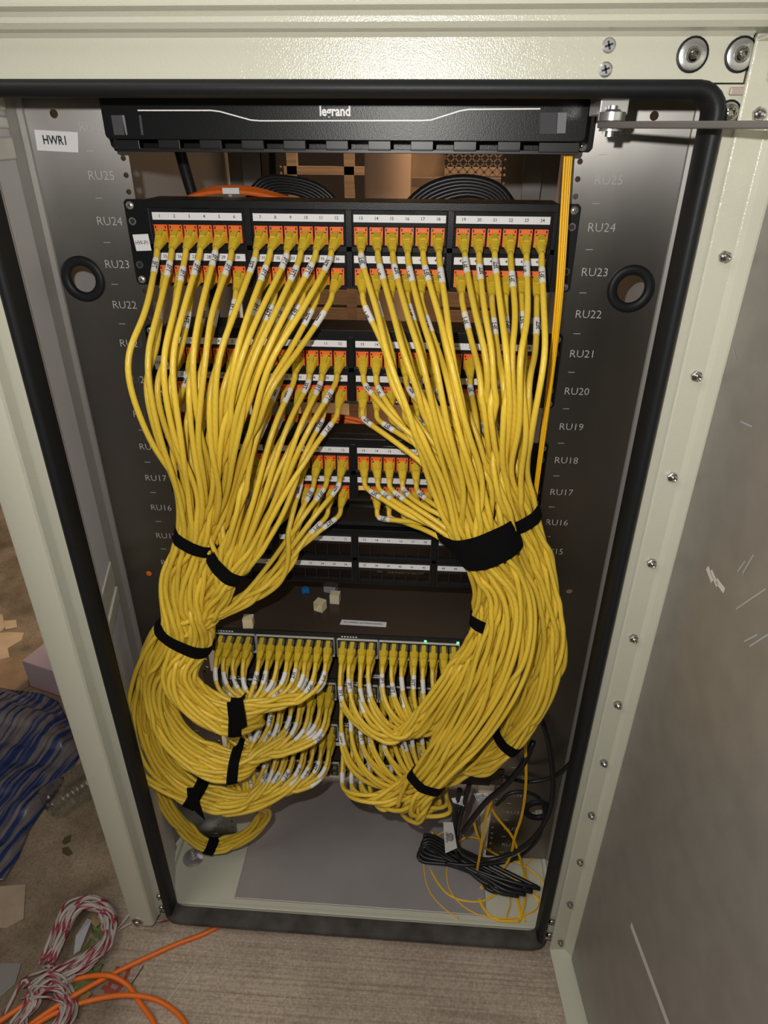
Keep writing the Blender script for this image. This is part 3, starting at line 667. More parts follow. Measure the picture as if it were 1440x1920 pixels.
# tie points: (px, py, y, half width across, half depth) in the photo's view of the hanging bundles
NODE = {
 'A0': (386, 925, -.092, .036, .018), 'B0': (483, 962, -.098, .030, .015), 'R10': (877, 900, -.110, .043, .020), 'R20': (956, 885, -.098, .023, .014),
 'A': (368, 1013, -.085, .0245, .017), 'B': (431, 1064, -.095, .0215, .015), 'LO': (520, 1075, -.075, .017, .008),
 'LM': (374, 1115, -.088, .056, .017), 'S3': (347, 1190, -.088, .0405, .021),
 'T1a': (330, 1262, -.112, .023, .014), 'T1b': (372, 1322, -.120, .0225, .013), 'T1s': (443, 1350, -.120, .0225, .012), 'T1c': (530, 1322, -.105, .019, .010),
 'T2a': (292, 1290, -.088, .018, .015), 'T2b': (335, 1392, -.105, .021, .013), 'T2s': (440, 1442, -.112, .0220, .012), 'T2c': (530, 1412, -.10, .019, .010),
 'T3a': (272, 1310, -.070, .012, .013), 'T3b': (293, 1420, -.085, .015, .011), 'T3s': (366, 1490, -.100, .020, .010), 'T3c': (450, 1506, -.100, .017, .009), 'T3d': (545, 1465, -.085, .015, .009),
 'T4a': (285, 1400, -.060, .008, .010), 'T4b': (316, 1515, -.055, .0105, .009), 'T4s': (392, 1588, -.045, .0105, .009), 'T4c': (460, 1568, -.045, .0105, .009), 'T4d': (500, 1515, -.055, .012, .008),
 'R1': (906, 1012, -.106, .0385, .021), 'R2': (980, 970, -.088, .0215, .013),
 'C1': (915, 1110, -.082, .017, .017), 'C2': (912, 1162, -.080, .015, .017), 'C3': (893, 1222, -.082, .018, .014), 'C4': (858, 1275, -.090, .020, .011),
 'D1': (957, 1115, -.112, .026, .015), 'D2': (945, 1220, -.125, .034, .013), 'D3': (893, 1330, -.128, .034, .013), 'R4': (799, 1463, -.128, .0225, .013), 'D5': (760, 1505, -.120, .034, .012),
 'E1': (1015, 1110, -.090, .020, .015), 'E2': (1030, 1210, -.100, .021, .014), 'E3': (1000, 1310, -.105, .021, .014), 'R3': (951, 1384, -.100, .0205, .013), 'E5': (885, 1432, -.088, .019, .012), 'E6': (790, 1432, -.085, .018, .010),
}
NB = {'A': 'LM', 'B': 'LM', 'LO': 'LM', 'LM': 'S3'}
def rt(side, p, row, c):
    """stations a cable passes, and where in each bundle it likes to lie (across, depth); depth + is towards the viewer"""
    cf = (c + .5) / 12 * 2 - 1
    if side == 'L':
        if p == 0: return [('A0', cf, .6), ('A', cf, .6), ('LM', -.25 + .45 * cf, .8), ('S3', .15 + .5 * cf, .8), ('T1a', cf, 0), ('T1b', cf, 0), ('T1s', cf, 0)], 0
        if p == 1:
            pre = [('A0', cf, -.6), ('A', cf, -.6), ('LM', -.5 + .3 * cf, -.3)] if c < 6 else [('B0', cf - .3, .2), ('B', cf - .3, .2), ('LM', .45, .2 + .3 * cf)]
            return pre + [('S3', -.2 + .4 * cf, -.2), ('T2a', cf, 0), ('T2b', cf, 0), ('T2s', cf, 0)], 1
        if c < 8: return [('B', cf + .3, -.4), ('LM', .3, -.5), ('S3', -.6, -.5), ('T3a', cf, 0), ('T3b', cf, 0), ('T3s', cf, 0), ('T3c', cf, 0)], 2
        return [('LO', -cf, .2), ('LM', .95, -.3), ('S3', -.8, -.7), ('T4a', cf, 0), ('T4b', cf, 0), ('T4s', cf, 0), ('T4c', cf, 0), ('T4d', cf, 0)], 2
    if p == 0:
        if c < 6: return [('R10', cf, .8), ('R1', cf, .8), ('D1', cf, .5), ('D2', cf, .3), ('D3', cf, .3), ('R4', cf, .2), ('D5', cf, 0)], 2
        return [('R20', cf, .4), ('R2', cf, .4), ('E1', cf, .3), ('E2', cf, .2), ('E3', cf, .2), ('R3', cf, .2), ('E5', cf, 0)], 1
    if p == 1:
        if c < 6: return [('R10', cf + .2, .2), ('R1', cf + .2, .2), ('D1', cf + .3, -.3), ('D2', cf + .3, 0), ('D3', cf + .3, 0), ('R4', cf + .3, 0), ('D5', cf + .5, 0)], 2
        pre = 'R1' if c < 9 else 'R2'
        return [(pre + '0', cf + .3 if c < 9 else cf, -.2), (pre, cf + .3 if c < 9 else cf, -.2), ('E1', cf - .5, 0), ('E2', cf, 0), ('E3', cf, 0), ('R3', cf, 0), ('E5', cf, 0)], 1
    return [('R1', cf * .6 - .2, -.7), ('C1', cf, 0), ('C2', cf, 0), ('C3', cf, 0), ('C4', cf, 0)], 0
PT = [24, 21, 18]
cabs = []
for p in range(3):
    for row in (0, 1):
        for c in range(24):
            n = row * 24 + c + 1
            if p == 2 and n == 37: continue
            side = 'L' if c < 12 else 'R'; cc = c % 12
            st, sw = rt(side, p, row, cc)
            cabs.append(dict(p=p, row=row, c=c, cc=cc, n=n, side=side, st=st, sw=sw))
# give each cable a plug in the switch it runs to; neighbours in a bundle stay neighbours at the switch
for side in 'LR':
    for sw in range(3):
        grp = [q for q in cabs if q['side'] == side and q['sw'] == sw]
        slots = [(ci, r_) for ci in (range(12) if side == 'L' else range(12, 24)) for r_ in (0, 1)]
        if side == 'L' and sw == 2:
            lo = [q for q in grp if any(z_[0] == 'T4a' for z_ in q['st'])]; hi = [q for q in grp if not any(z_[0] == 'T4a' for z_ in q['st'])]; grp = lo + hi
        else: grp.sort(key=lambda q: (q['cc'], q['row'], q['p']))
        for q, s_ in zip(grp, slots): q['slot'] = s_
# place every cable inside each tie point
cen = {k: P(v[0], v[1], Y=v[2]) for k, v in NODE.items()}
tan_ = {}
for q in cabs:
    names = [s[0] for s in q['st']]
    for i, nm in enumerate(names):
        a = cen[names[max(i - 1, 0)]] if i > 0 else cen[nm] + np.array([0, 0, .08]); nx_ = {'T1s': 'T1c', 'T2s': 'T2c', 'E5': 'E6'}.get(nm); b_ = cen[names[i + 1]] if i < len(names) - 1 else (cen[nx_] if nx_ else cen[nm] + (cen[nm] - cen[names[i - 1]]))
        t = b_ - a; tan_.setdefault(nm, []).append(t / np.linalg.norm(t))
axes = {}
for nm in tan_:
    t = np.mean(tan_[nm], axis=0); t /= np.linalg.norm(t); d2 = CAM - cen[nm]; d2 /= np.linalg.norm(d2); d2 = d2 - t * t.dot(d2); d2 /= np.linalg.norm(d2)
    axes[nm] = (t, np.cross(d2, t), d2)
where = {}
for nm in tan_:
    mem = [(i, s[1], s[2]) for i, q in enumerate(cabs) for s in q['st'] if s[0] == nm]
    k = len(mem); g = np.arange(k) + .5; rad = np.sqrt(g / k); th = g * 2.39996
    pts = np.stack([rad * np.cos(th), rad * np.sin(th)], 1)
    mem.sort(key=lambda m_: m_[1] + random.uniform(-.18, .18)); pts = pts[np.argsort(pts[:, 0])]; ch = max(int(round(math.sqrt(k))), 1)
    for s0_ in range(0, k, ch):
        mm = sorted(mem[s0_:s0_ + ch], key=lambda m_: m_[2] + random.uniform(-.15, .15)); pp = pts[s0_:s0_ + ch]; pp = pp[np.argsort(pp[:, 1])]
        for m_, pt_ in zip(mm, pp): where[(m_[0], nm)] = pt_
    NODE[nm] = NODE[nm] + (k,)
def station(i, nm):
    u, v = where[(i, nm)]; t, d1, d2 = axes[nm]; a, b_ = NODE[nm][3], NODE[nm][4]
    return cen[nm] + d1 * u * a + d2 * v * b_
for i, q in enumerate(cabs):
    T = PT[q['p']] * U; z = T - (.0336 if q['row'] == 0 else .0753) - .0020; x = portx(q['c'])
    first = station(i, q['st'][0][0]); dx = first[0] - x
    lean = np.clip(dx * 1.6, -.55, .55) + random.uniform(-.05, .05)
    bd = np.array([lean * .75, -1, -.40 + random.uniform(-.08, .05)]); bd /= np.linalg.norm(bd)
    p0 = np.array([x, -.0035, z]); p1 = p0 + bd * .0235
    q['boot'] = (p0, bd)
    drop = p1[2] - first[2]
    pts = [p1, p1 + bd * .008 + np.array([0, 0, -.005])]
    out = -.056 - .014 * (1 - q['row']) - .006 * random.random() - .010 * (2 - q['p'])
    k1 = min(.055, drop * .3)
    pts.append(np.array([x + dx * k1 / drop * 1.15, max(out, -.10), p1[2] - k1]))
    if drop > .16:
        for f_ in (.36, .68):
            sx = ((-.014 if q['cc'] == 0 and q['row'] == 0 else -.006) if q['side'] == 'L' and q['cc'] < 3 else (-.004 if q['side'] == 'R' and q['cc'] > 8 else 0)) * math.sin(f_ ** .75 * math.pi) * (1 if q['p'] == 0 else .3)
            yy = out + (first[1] - out) * f_ - .024 * math.sin(f_ * math.pi) * (1.2 if q['p'] == 0 else .6)
            pts.append(np.array([x + dx * (f_ ** .84) + sx + random.uniform(-.004, .004), yy + random.uniform(-.005, .005), p1[2] - drop * f_]))
    wide = q['side'] == 'L' and q['sw'] == 2 and q['n'] in (25, 27, 2)
    for s in q['st']: pts.append(station(i, s[0]) + (np.array([-.005, -.022, 0]) if wide and s[0] in ('T3a', 'T3b') else 0))
    ci, r_ = q['slot']; k = q['sw']; sx_ = COLX[ci]; sz = port_z(k, r_)
    ed = np.array([random.uniform(-.05, .05), -1, -.16 - .12 * r_]); ed /= np.linalg.norm(ed)
    e0 = np.array([sx_, -.001, sz]); e1 = e0 + ed * .038
    q['plug'] = (e0, ed)
    last = pts[-1]; j = random.uniform
    low = e1[2] - (.034 if r_ == 0 else .024)
    if q['side'] == 'L':
        if ci < 4 and not (k == 2): pts.append(np.array([max(sx_ + .018, last[0] + .028), -.085, low - .022 + j(-.006, .006)]))
    else:
        cI = ci - 12
        if k == 2:      # lowest loops: drop out of the tie, turn and climb back to the switch
            xb = sx_ * .78 + last[0] * .22; zb = P(700, 1528 - 3 * abs(cI - 6), Y=-.11)[2] + j(-.006, .008)
            if cI < 5: pts.append(np.array([sx_ + .030, -.115 + j(-.012, .008), zb + .008 + .003 * (5 - cI)])); pts.append(np.array([sx_ + .004, -.088 + j(-.008, .006), (zb + e1[2]) / 2 - .008]))
            else: pts.append(np.array([sx_ + .008 + j(-.004, .004), -.108 + j(-.014, .008), zb])); pts.append(np.array([sx_ - .004, -.078 + j(-.008, .006), (zb + e1[2]) / 2 - .02]))
        if k == 1:
            if cI < 9: pts.append(np.array([sx_ * .55 + last[0] * .45 - .012, -.092 + j(-.008, .008), low - .040 - .003 * (9 - cI) + j(-.005, .004)]))
            if cI < 5: pts.append(np.array([sx_ + .022, -.086 + j(-.006, .006), low - .026 - .003 * (4 - cI) + j(-.004, .004)]))
        if k == 0:
            if cI < 9: pts.append(np.array([sx_ * .5 + last[0] * .5 - .006, -.092 + j(-.008, .008), low - .030 - .0025 * (9 - cI) + j(-.005, .004)]))
            if cI < 5: pts.append(np.array([sx_ + .020, -.086 + j(-.006, .006), low - .020 - .002 * (4 - cI) + j(-.004, .004)]))
    if q['side'] == 'L' and not (k != 2 and ci < 4):
        f_ = .30 + .012 * ci; lst = pts[-1]; m_ = e1 * (1 - f_) + lst * f_; pts.append(np.array([m_[0], -.088 + j(-.006, .006), m_[2] - .010 - .012 * (r_ == 0) + j(-.004, .004)]))
        low += .010
    pts.append(np.array([sx_ * .9 + pts[-1][0] * .1, -.070 + j(-.004, .004), low]))
    pts.append(e1 + ed * .007 + np.array([0, 0, -.003])); pts.append(e1)
    q['x'] = catmull(pts, .005)
# let the jackets push each other apart until they lie side by side
off = np.r_[0, np.cumsum([len(q['x']) for q in cabs])]; X = np.concatenate([q['x'] for q in cabs]); X0 = X.copy()
cid = np.concatenate([np.full(len(q['x']), i) for i, q in enumerate(cabs)]); pos_ = np.concatenate([np.arange(len(q['x'])) for q in cabs]); ln_ = np.array([len(q['x']) for q in cabs])[cid]
hold = (pos_ < 4) | (pos_ >= ln_ - 4); free = ~hold
inner = (pos_ > 0) & (pos_ < ln_ - 1); ii = np.where(inner)[0]
D0 = 2 * RC_ * .97
def pairs(X):
    cs = D0 * 1.001; g = np.floor((X - X.min(0)) / cs).astype(np.int64) + 1; nx, ny = g[:, 0].max() + 2, g[:, 1].max() + 2
    key = g[:, 0] + nx * (g[:, 1] + ny * g[:, 2]); o = np.argsort(key, kind='stable'); ks = key[o]; A = []; B_ = []
    for dz in (-1, 0, 1):
        for dy in (-1, 0, 1):
            for dx in (-1, 0, 1):
                kk = key + dx + nx * (dy + ny * dz); s = np.searchsorted(ks, kk, 'left'); e = np.searchsorted(ks, kk, 'right')
                for r in range(int((e - s).max())):
                    m = s + r < e; a = np.where(m)[0]; bb = o[s[m] + r]; w_ = (a < bb) & (cid[a] != cid[bb]); A.append(a[w_]); B_.append(bb[w_])
    return np.concatenate(A), np.concatenate(B_)
for it in range(46):
    a, b_ = pairs(X); d = X[a] - X[b_]; l = np.linalg.norm(d, axis=1); m = l < D0; a, b_, d, l = a[m], b_[m], d[m], l[m]
    d = d + rng.normal(0, 1e-5, d.shape); push = d / np.maximum(l, 1e-5)[:, None] * ((D0 - l) * .42)[:, None]
    F = np.zeros_like(X); cnt = np.zeros(len(X)); np.add.at(F, a, push); np.add.at(F, b_, -push); np.add.at(cnt, a, 1); np.add.at(cnt, b_, 1)
    F /= np.maximum(cnt, 1)[:, None] ** .5
    X[free] += F[free]
    if it < 40:
        Lp = np.zeros_like(X); Lp[ii] = (X[ii - 1] + X[ii + 1]) / 2 - X[ii]; X[free] += .42 * Lp[free]
        X[free] += .025 * (X0 - X)[free]
    X[free, 1] = np.minimum(X[free, 1], -.016)
    X[free, 2] = np.maximum(X[free, 2], -.0215 + RC_)
for i, q in enumerate(cabs):
    x = X[off[i]:off[i + 1]].copy(); x[1:-1] = x[1:-1] * .6 + (x[:-2] + x[2:]) * .2; q['xr'] = x
# shared ends
def boot_mb():
    """ribbed strain-relief boot; local -y points away from the jack"""
    m_ = MB(); S = []
    for i in range(6):
        d = .001 + i * .0022; sc = 1 - i * .045
        S += [(d, .0066 * sc, .0060 * sc), (d + .0014, .0066 * sc, .0060 * sc), (d + .0014, .0058 * sc, .0052 * sc), (d + .0022, .0058 * sc, .0052 * sc)]
    S += [(.0145, .0052, .0048), (.0185, .0047, .0045), (.0215, .0041, .0041), (.0245, .0036, .0036)]
    n = 12
    for k, (d, a, c_) in enumerate(S):
        ex = 4 if k < len(S) - 4 else (3, 2.6, 2.2, 2)[k - len(S) + 4]
        for t in range(n):
            th = 2 * math.pi * (t + .5) / n; cx_, sx_ = math.cos(th), math.sin(th)
            m_.v.append((a * abs(cx_) ** (2 / ex) * (1 if cx_ > 0 else -1), -d, c_ * abs(sx_) ** (2 / ex) * (1 if sx_ > 0 else -1)))
    for k in range(len(S) - 1):
        for t in range(n): m_.f.append((k * n + t, k * n + (t + 1) % n, (k + 1) * n + (t + 1) % n, (k + 1) * n + t)); m_.m.append(0)
    m_.f += [tuple(range(n - 1, -1, -1)), tuple((len(S) - 1) * n + t for t in range(n))]; m_.m += [0, 0]
    m_.box(-.0030, .0030, -.0125, .0105, .0050, .0074)       # latch cover
    return m_
def plug_mb():
    m_ = MB(); m_.box(-.0058, .0058, -.0145, .004, -.0042, .0040); m_.box(-.0028, .0028, -.0140, .002, .0040, .0056); m_.box(-.0052, .0052, .0005, .0035, -.0044, -.0030, 1)
    return m_
def look(o, p, d, roll=0):
    y = -Vector(d); z = Vector((0, 0, 1)); x = y.cross(z).normalized(); z = x.cross(y).normalized()
    m = Matrix((x, y, z)).transposed().to_4x4(); m = Matrix.Translation(Vector(p)) @ m @ Matrix.Rotation(roll, 4, 'Y'); return m
boot_p = plug_p = None
TXT, TXF = text('3FT', .0078, .02, 2); TXT = TXT * [.80, 1]
names3 = ['topmost', 'second', 'third']
def sleeve(x, s0_, s1_, th0, flip):
    """white printed wrap round the jacket between two lengths"""
    d = np.r_[0, np.cumsum(np.linalg.norm(np.diff(x, axis=0), axis=1))]
    if s0_ < 0: s0_, s1_ = d[-1] + s0_, d[-1] + s1_
    t, n, b_ = frames(x)
    def at(s): return [np.stack([np.interp(s, d, A[:, k]) for k in range(3)], -1) for A in (x, n, b_)]
    s = np.linspace(s0_, s1_, 7); xx, nn, bb = at(s); sd = 12; th = 2 * np.pi * np.arange(sd) / sd; r = RC_ + .00032
    V = (xx[:, None] + r * (np.cos(th)[None, :, None] * nn[:, None] + np.sin(th)[None, :, None] * bb[:, None])).reshape(-1, 3).tolist()
    F = [(i * sd + k, i * sd + (k + 1) % sd, (i + 1) * sd + (k + 1) % sd, (i + 1) * sd + k) for i in range(6) for k in range(sd)]
    mi = [0] * len(F); o = len(V)
    sm = (s0_ + s1_) / 2; tx = TXT * (-1 if flip else 1); xx, nn, bb = at(sm + tx[:, 0]); a = th0 - tx[:, 1] / r; r2 = r + .00018
    V += (xx + r2 * (np.cos(a)[:, None] * nn + np.sin(a)[:, None] * bb)).tolist(); F += [tuple(i + o for i in f) for f in TXF]; mi += [1] * len(TXF)
    me = bpy.data.meshes.new('label_sleeve'); me.from_pydata(V, [], F); me.materials.append(white_sl); me.materials.append(ink); me.polygons.foreach_set('material_index', mi)
    me.polygons.foreach_set('use_smooth', [m_ == 0 for m_ in mi]); return bpy.data.objects.new('label_sleeve', me)
white_sl = mat('white_sleeve', (.72, .71, .68), .4)
for i, q in enumerate(cabs):
    T = 0; p0, bd = q['boot']; e0, ed = q['plug']
    rowname = 'upper' if q['row'] == 0 else 'lower'
    root = empty('patch_cable', tuple(p0), 'yellow network patch cable plugged into jack %d of the %s patch panel' % (q['n'], names3[q['p']]), 'network cable', 'yellow patch cables between patch panels and switches')
    x = q['xr']; me = tube_mesh('jacket', x, RC_, 10, jacket, v0=random.random() * .5); o = bpy.data.objects.new('jacket', me); C.objects.link(o); adopt(o, root)
    for (pp, dd_, rot) in ((p0, bd, 0), (e0 + ed * .0145, ed, 0)):
        if boot_p is None: boot_p = boot_mb().build('boot', bootm, smooth=35); o = boot_p
        else: o = boot_p.copy(); C.objects.link(o)
        o.parent = root; o.matrix_local = Matrix.Translation(-root.location) @ look(o, pp, dd_)
    if plug_p is None: plug_p = plug_mb().build('plug', [clear, mat('gold_contacts', (.5, .4, .1))], bevel=.0003); o = plug_p
    else: o = plug_p.copy(); C.objects.link(o)
    o.parent = root; o.matrix_local = Matrix.Translation(-root.location) @ look(o, e0, ed)
    # the reference side of the frame faces the viewer, so lettering sits near angle 0
    a = random.uniform(.006, .026) + (.006 if q['row'] else 0); o = sleeve(x, a, a + .020, random.choice((0, .5, -.6, .3, -.2, 1.0)), q['side'] == 'R'); C.objects.link(o); adopt(o, root)
    a = random.uniform(.012, .040); o = sleeve(x, -a - .0185, -a, random.uniform(-2, 2), True); C.objects.link(o); adopt(o, root)

# ---- hook-and-loop ties drawn round the bundles
def hull(p):
    p = sorted(map(tuple, p)); 
    def half(p):
        h = []
        for q in p:
            while len(h) > 1 and (h[-1][0] - h[-2][0]) * (q[1] - h[-2][1]) - (h[-1][1] - h[-2][1]) * (q[0] - h[-2][0]) <= 0: h.pop()
            h.append(q)
        return h
    a, b_ = half(p), half(p[::-1]); return np.array(a[:-1] + b_[:-1])
def band(nm, width, label, tilt=0, members=None, shift=0, tail=None, grow=.0008, extra=(), name='cable_tie'):
    t, d1, d2 = axes[nm]
    ca, sa = math.cos(tilt), math.sin(tilt); t2 = t * ca + d1 * sa; e1 = d1 * ca - t * sa; c0 = cen[nm] + t * shift
    mem = [i for i in range(len(cabs)) if any(s[0] in (nm,) + tuple(extra) for s in cabs[i]['st']) and (members is None or members(cabs[i]))]
    rings = []; K = 40
    S = np.linspace(-width / 2, width / 2, 5)
    pts_all = []
    for s in S:
        pts = []
        for i in mem:
            x = cabs[i]['xr']; h = (x - c0 - t2 * s) @ t2; w_ = np.where((h[:-1] < 0) != (h[1:] < 0))[0]
            for k in w_:
                f = h[k] / (h[k] - h[k + 1]); p = x[k] * (1 - f) + x[k + 1] * f
                if np.linalg.norm(p - c0) < .075: pts.append(((p - c0) @ e1, (p - c0) @ d2))
        pts_all.append(pts)
    for s, pts in zip(S, pts_all):
        if len(pts) < 3: continue
        pts = np.array(pts); md = np.median(pts, axis=0); dist = np.linalg.norm(pts - md, axis=1); pts = pts[dist < np.median(dist) * 1.95 + .004]
        th = np.linspace(0, 2 * np.pi, 9)[:-1]; disc = np.stack([np.cos(th), np.sin(th)], 1) * (RC_ + grow); H = hull((pts[:, None] + disc[None]).reshape(-1, 2))
        H = np.vstack([H, H[:1]]); L_ = np.r_[0, np.cumsum(np.linalg.norm(np.diff(H, axis=0), axis=1))]; cH = H[:-1].mean(0)
        # resample by angle so that rings line up
        g = np.linspace(0, L_[-1], 400); Hx = np.stack([np.interp(g, L_, H[:, k]) for k in (0, 1)], 1); an = np.unwrap(np.arctan2(*(Hx - cH).T[::-1])); rr_ = np.linalg.norm(Hx - cH, axis=1)
        aa = np.linspace(0, 2 * np.pi, K, endpoint=False); o = np.argsort(an % (2 * np.pi)); r_ = np.interp(aa, (an % (2 * np.pi))[o], rr_[o], period=2 * np.pi)
        r_ = (np.roll(r_, 1) + r_ * 2 + np.roll(r_, -1)) / 4 + .0002
        rings.append([c0 + t2 * s + e1 * (cH[0] + r_[k] * math.cos(aa[k])) + d2 * (cH[1] + r_[k] * math.sin(aa[k])) for k in range(K)])
    mb = MB(); n = len(rings)
    if n < 2: print('band', nm, 'empty'); return
    R_ = np.array(rings); R_[0] = (R_[0] + R_[1]) / 2 - t2 * (width / 8); R_[-1] = (R_[-1] + R_[-2]) / 2 + t2 * (width / 8)
    cR = R_.mean(1, keepdims=True); outv = R_ - cR; outv /= np.linalg.norm(outv, axis=2, keepdims=True); O_ = R_ + outv * .0014
    mb.v = [tuple(p) for r_ in R_ for p in r_] + [tuple(p) for r_ in O_ for p in r_]; N_ = n * K
    for i in range(n - 1):
        for k in range(K):
            k2 = (k + 1) % K; mb.f += [(i * K + k, i * K + k2, (i + 1) * K + k2, (i + 1) * K + k), (N_ + i * K + k, N_ + (i + 1) * K + k, N_ + (i + 1) * K + k2, N_ + i * K + k2)]
    for k in range(K):
        k2 = (k + 1) % K; mb.f += [(k, N_ + k, N_ + k2, k2), ((n - 1) * K + k, (n - 1) * K + k2, N_ + (n - 1) * K + k2, N_ + (n - 1) * K + k)]
    mb.m = [0] * len(mb.f)
    if tail:
        a = [P(*p_, Y=tail[0]) for p_ in tail[1]]; nrm = np.array([0, -.0015, .0003]); m_ = len(a)
        mb.add(a + [p - nrm for p in a], [tuple(range(m_)), tuple(range(2 * m_ - 1, m_ - 1, -1))] + [(k, k + m_, (k + 1) % m_ + m_, (k + 1) % m_) for k in range(m_)])
    o = mb.build(name, velcro, smooth=50); tag(o, label, 'cable tie', 'black hook-and-loop cable ties'); return o
band('A', .0165, 'black cable tie round the upper left bundle, uppermost on the left', tilt=-.36, members=lambda q: True)
band('B', .019, 'black cable tie lower and to the right of the uppermost left one', tilt=-.22)
band('S3', .0165, 'wide black cable tie round the whole left bundle, level with the top switch', tilt=-.16)
band('T1s', .017, 'black cable tie round the loops to the top switch on the left', tail=(-.139, [(425, 1318), (455, 1313), (463, 1362), (432, 1380)]))
band('T2s', .015, 'black cable tie round the loops to the second switch on the left')
band('T3s', .019, 'black cable tie with a dangling tail at the lower left', tail=(-.128, [(350, 1478), (376, 1478), (372, 1500), (384, 1538), (366, 1522), (352, 1505)]))
band('T4s', .017, 'small black cable tie on the lowest left loop, by the anchor bolt')
band('R1', .044, 'broad black cable tie round the right bundle', tilt=.12)
band('R2', .017, 'black cable tie beside the broad one, nearest the right rail', tilt=.25)
band('C2', .017, 'short black cable tie at the inner edge of the right bundle')
band('R3', .0165, 'black cable tie on the outer right loops, above the power cords', tilt=-.12)
band('R4', .016, 'black cable tie at the lower middle where the right bundle fans out', tilt=.22)

# ================================================================ fibre, power cords, orange cables
def fibre(pts, label, r=.0011):
    root = empty('fibre_cable', tuple(pts[0]), label, 'fibre cable', 'yellow fibre cables')
    x = catmull(pts, .006); t, n, b_ = frames(x)
    for s in (-1, 1):
        o = bpy.data.objects.new('strand', tube_mesh('strand', x + b_ * s * r * .98, r, 8, fiber)); C.objects.link(o); adopt(o, root)
for k, (dx, dy) in enumerate(((-.0028, 0), (.0018, .001), (-.0005, -.0022))):
    a = P(1073, 240, Y=-.03); m1 = P(1049, 560, Y=-.045); m2 = P(1029, 740, Y=-.05); e = P(1004, 930, Y=-.055); f = 1 - .6 * .5
    fibre([a + [dx, dy, .01], a + [dx, dy, -.02], m1 + [dx * .9, dy, 0], m2 + [dx * .6, dy, 0], e + [dx * .3, dy, 0], P(996, 1000, Y=-.045), P(1000, 1150, Y=-.035)],
          ('leftmost', 'rightmost', 'front')[k] + ' of the thin yellow fibre cables hanging straight down by the right rail')
def FZ(px, py, z=-.022): return P(px, py, Z=z)
def FY(px, py, y): return P(px, py, Y=y)
fibre([FY(985, 1390, -.05), FY(986, 1470, -.05), FY(978, 1530, -.04), FY(965, 1570, -.035), FY(955, 1610, -.03), FZ(930, 1645), FZ(903, 1668)], 'yellow fibre dropping from the outer tie and curving left over the cords')
fibre([FY(925, 1490, -.06), FY(912, 1530, -.055), FY(900, 1600, -.045), FY(894, 1650, -.04), FZ(900, 1690), FZ(925, 1722), FZ(975, 1728)], 'yellow fibre hanging nearest the grey plate edge, turning at the floor')
fibre([FY(905, 1485, -.03), FY(930, 1530, -.03), FY(960, 1568, -.03), FY(972, 1600, -.03), FY(985, 1650, -.035), FZ(983, 1690, -.018), FZ(975, 1725)], 'yellow fibre crossing in front of the power cords down to the sill')
fibre([FZ(880, 1555, .01), FZ(840, 1556, -.005), FZ(812, 1575, -.015), FZ(796, 1610), FZ(805, 1670), FZ(835, 1705), FZ(860, 1722)], 'yellow fibre lying in the widest arc on the grey plate', .0009)
fibre([FZ(905, 1575, .0), FZ(875, 1570, -.01), FZ(850, 1590), FZ(838, 1640), FZ(850, 1680), FZ(890, 1712), FZ(940, 1722), FZ(980, 1720)], 'yellow fibre lying in the inner arc across the plate and sill', .0010)
fibre([FY(886, 1530, -.05), FY(898, 1572, -.045), FZ(930, 1602, .0), FZ(985, 1625, -.005), FZ(1010, 1645, -.01), FZ(1022, 1662, -.012)], 'yellow fibre running to the right corner over the power cords')
fibre([FZ(900, 1665, -.02), FZ(915, 1654, -.02), FZ(945, 1665, -.02), FZ(956, 1690, -.02), FZ(948, 1722, -.02)], 'small yellow fibre coil between cords and sill', .0009)
fibre([FZ(1030, 1610, -.015), FZ(1005, 1607, -.02), FZ(985, 1625, -.021), FZ(990, 1650), FZ(1010, 1680), FZ(1005, 1705), FZ(970, 1720)], 'yellow fibre curling by the right gasket', .0009)
fibre([FZ(960, 1640, -.02), FZ(968, 1680), FZ(978, 1715), FZ(985, 1728)], 'short yellow fibre standing straight before the sill')
fibre([FZ(990, 1668, -.018), FZ(1012, 1690), FZ(1022, 1700)], 'short yellow fibre ending at the right corner')
fibre([FZ(812, 1560, .0), FZ(800, 1590), FZ(812, 1640), FZ(845, 1680), FZ(900, 1690), FZ(935, 1672), FZ(945, 1655)], 'yellow fibre looping twice over the plate', .0009)
def cord(name, pts, r, label, cat='power cord', group='black power cords', m=None, **k):
    o = tube(name, pts, r, m or powerc, sides=10, **k); tag(o, label, cat, group); return o
def fold(px, py, n, r, z, label, k=0):
    pass
cl = ['black power cord folded in the cord heap, ' + s for s in ('front strand', 'second strand from the front', 'middle strand', 'strand next to the rear', 'rear strand')]
ends = [(1012, 1662), (998, 1668), (985, 1673), (972, 1676), (955, 1672)]
for k, e in enumerate(ends):
    z = -.012 + .002 * (4 - k)
    cord('power_cord', [P(e[0] - 4, e[1] + 2, Z=z - .004), P(e[0] - 60, e[1] - 26 - k, Z=z), P(e[0] - 120, e[1] - 56 - 2 * k, Z=z + .006), P(840 - 6 * k, 1583 + 3 * k, Z=z + .004), P(812 - 4 * k, 1568 + 5 * k, Z=z), P(796 - 3 * k, 1566 + 10 * k, Z=z - .004), P(802 - 3 * k, 1582 + 8 * k, Z=z - .006), P(845, 1606 + 4 * k, Z=z - .003), P(900, 1634 + 3 * k, Z=z), P(e[0] - 40, e[1] - 5, Z=z), P(e[0], e[1] + 4, Z=z - .004)], .0037, cl[k])
cord('power_cord', [P(862, 1480, Y=-.05), P(855, 1520, Y=-.05), P(850, 1560, Y=-.045), P(870, 1600, Y=-.04), P(920, 1612, Y=-.035), P(985, 1585, Y=-.03), P(1025, 1535, Y=-.03), P(1037, 1480, Y=-.03), P(1030, 1400, Y=-.02), P(1010, 1330, Y=-.012)], .0042, 'thick black power cord looping up the right side')
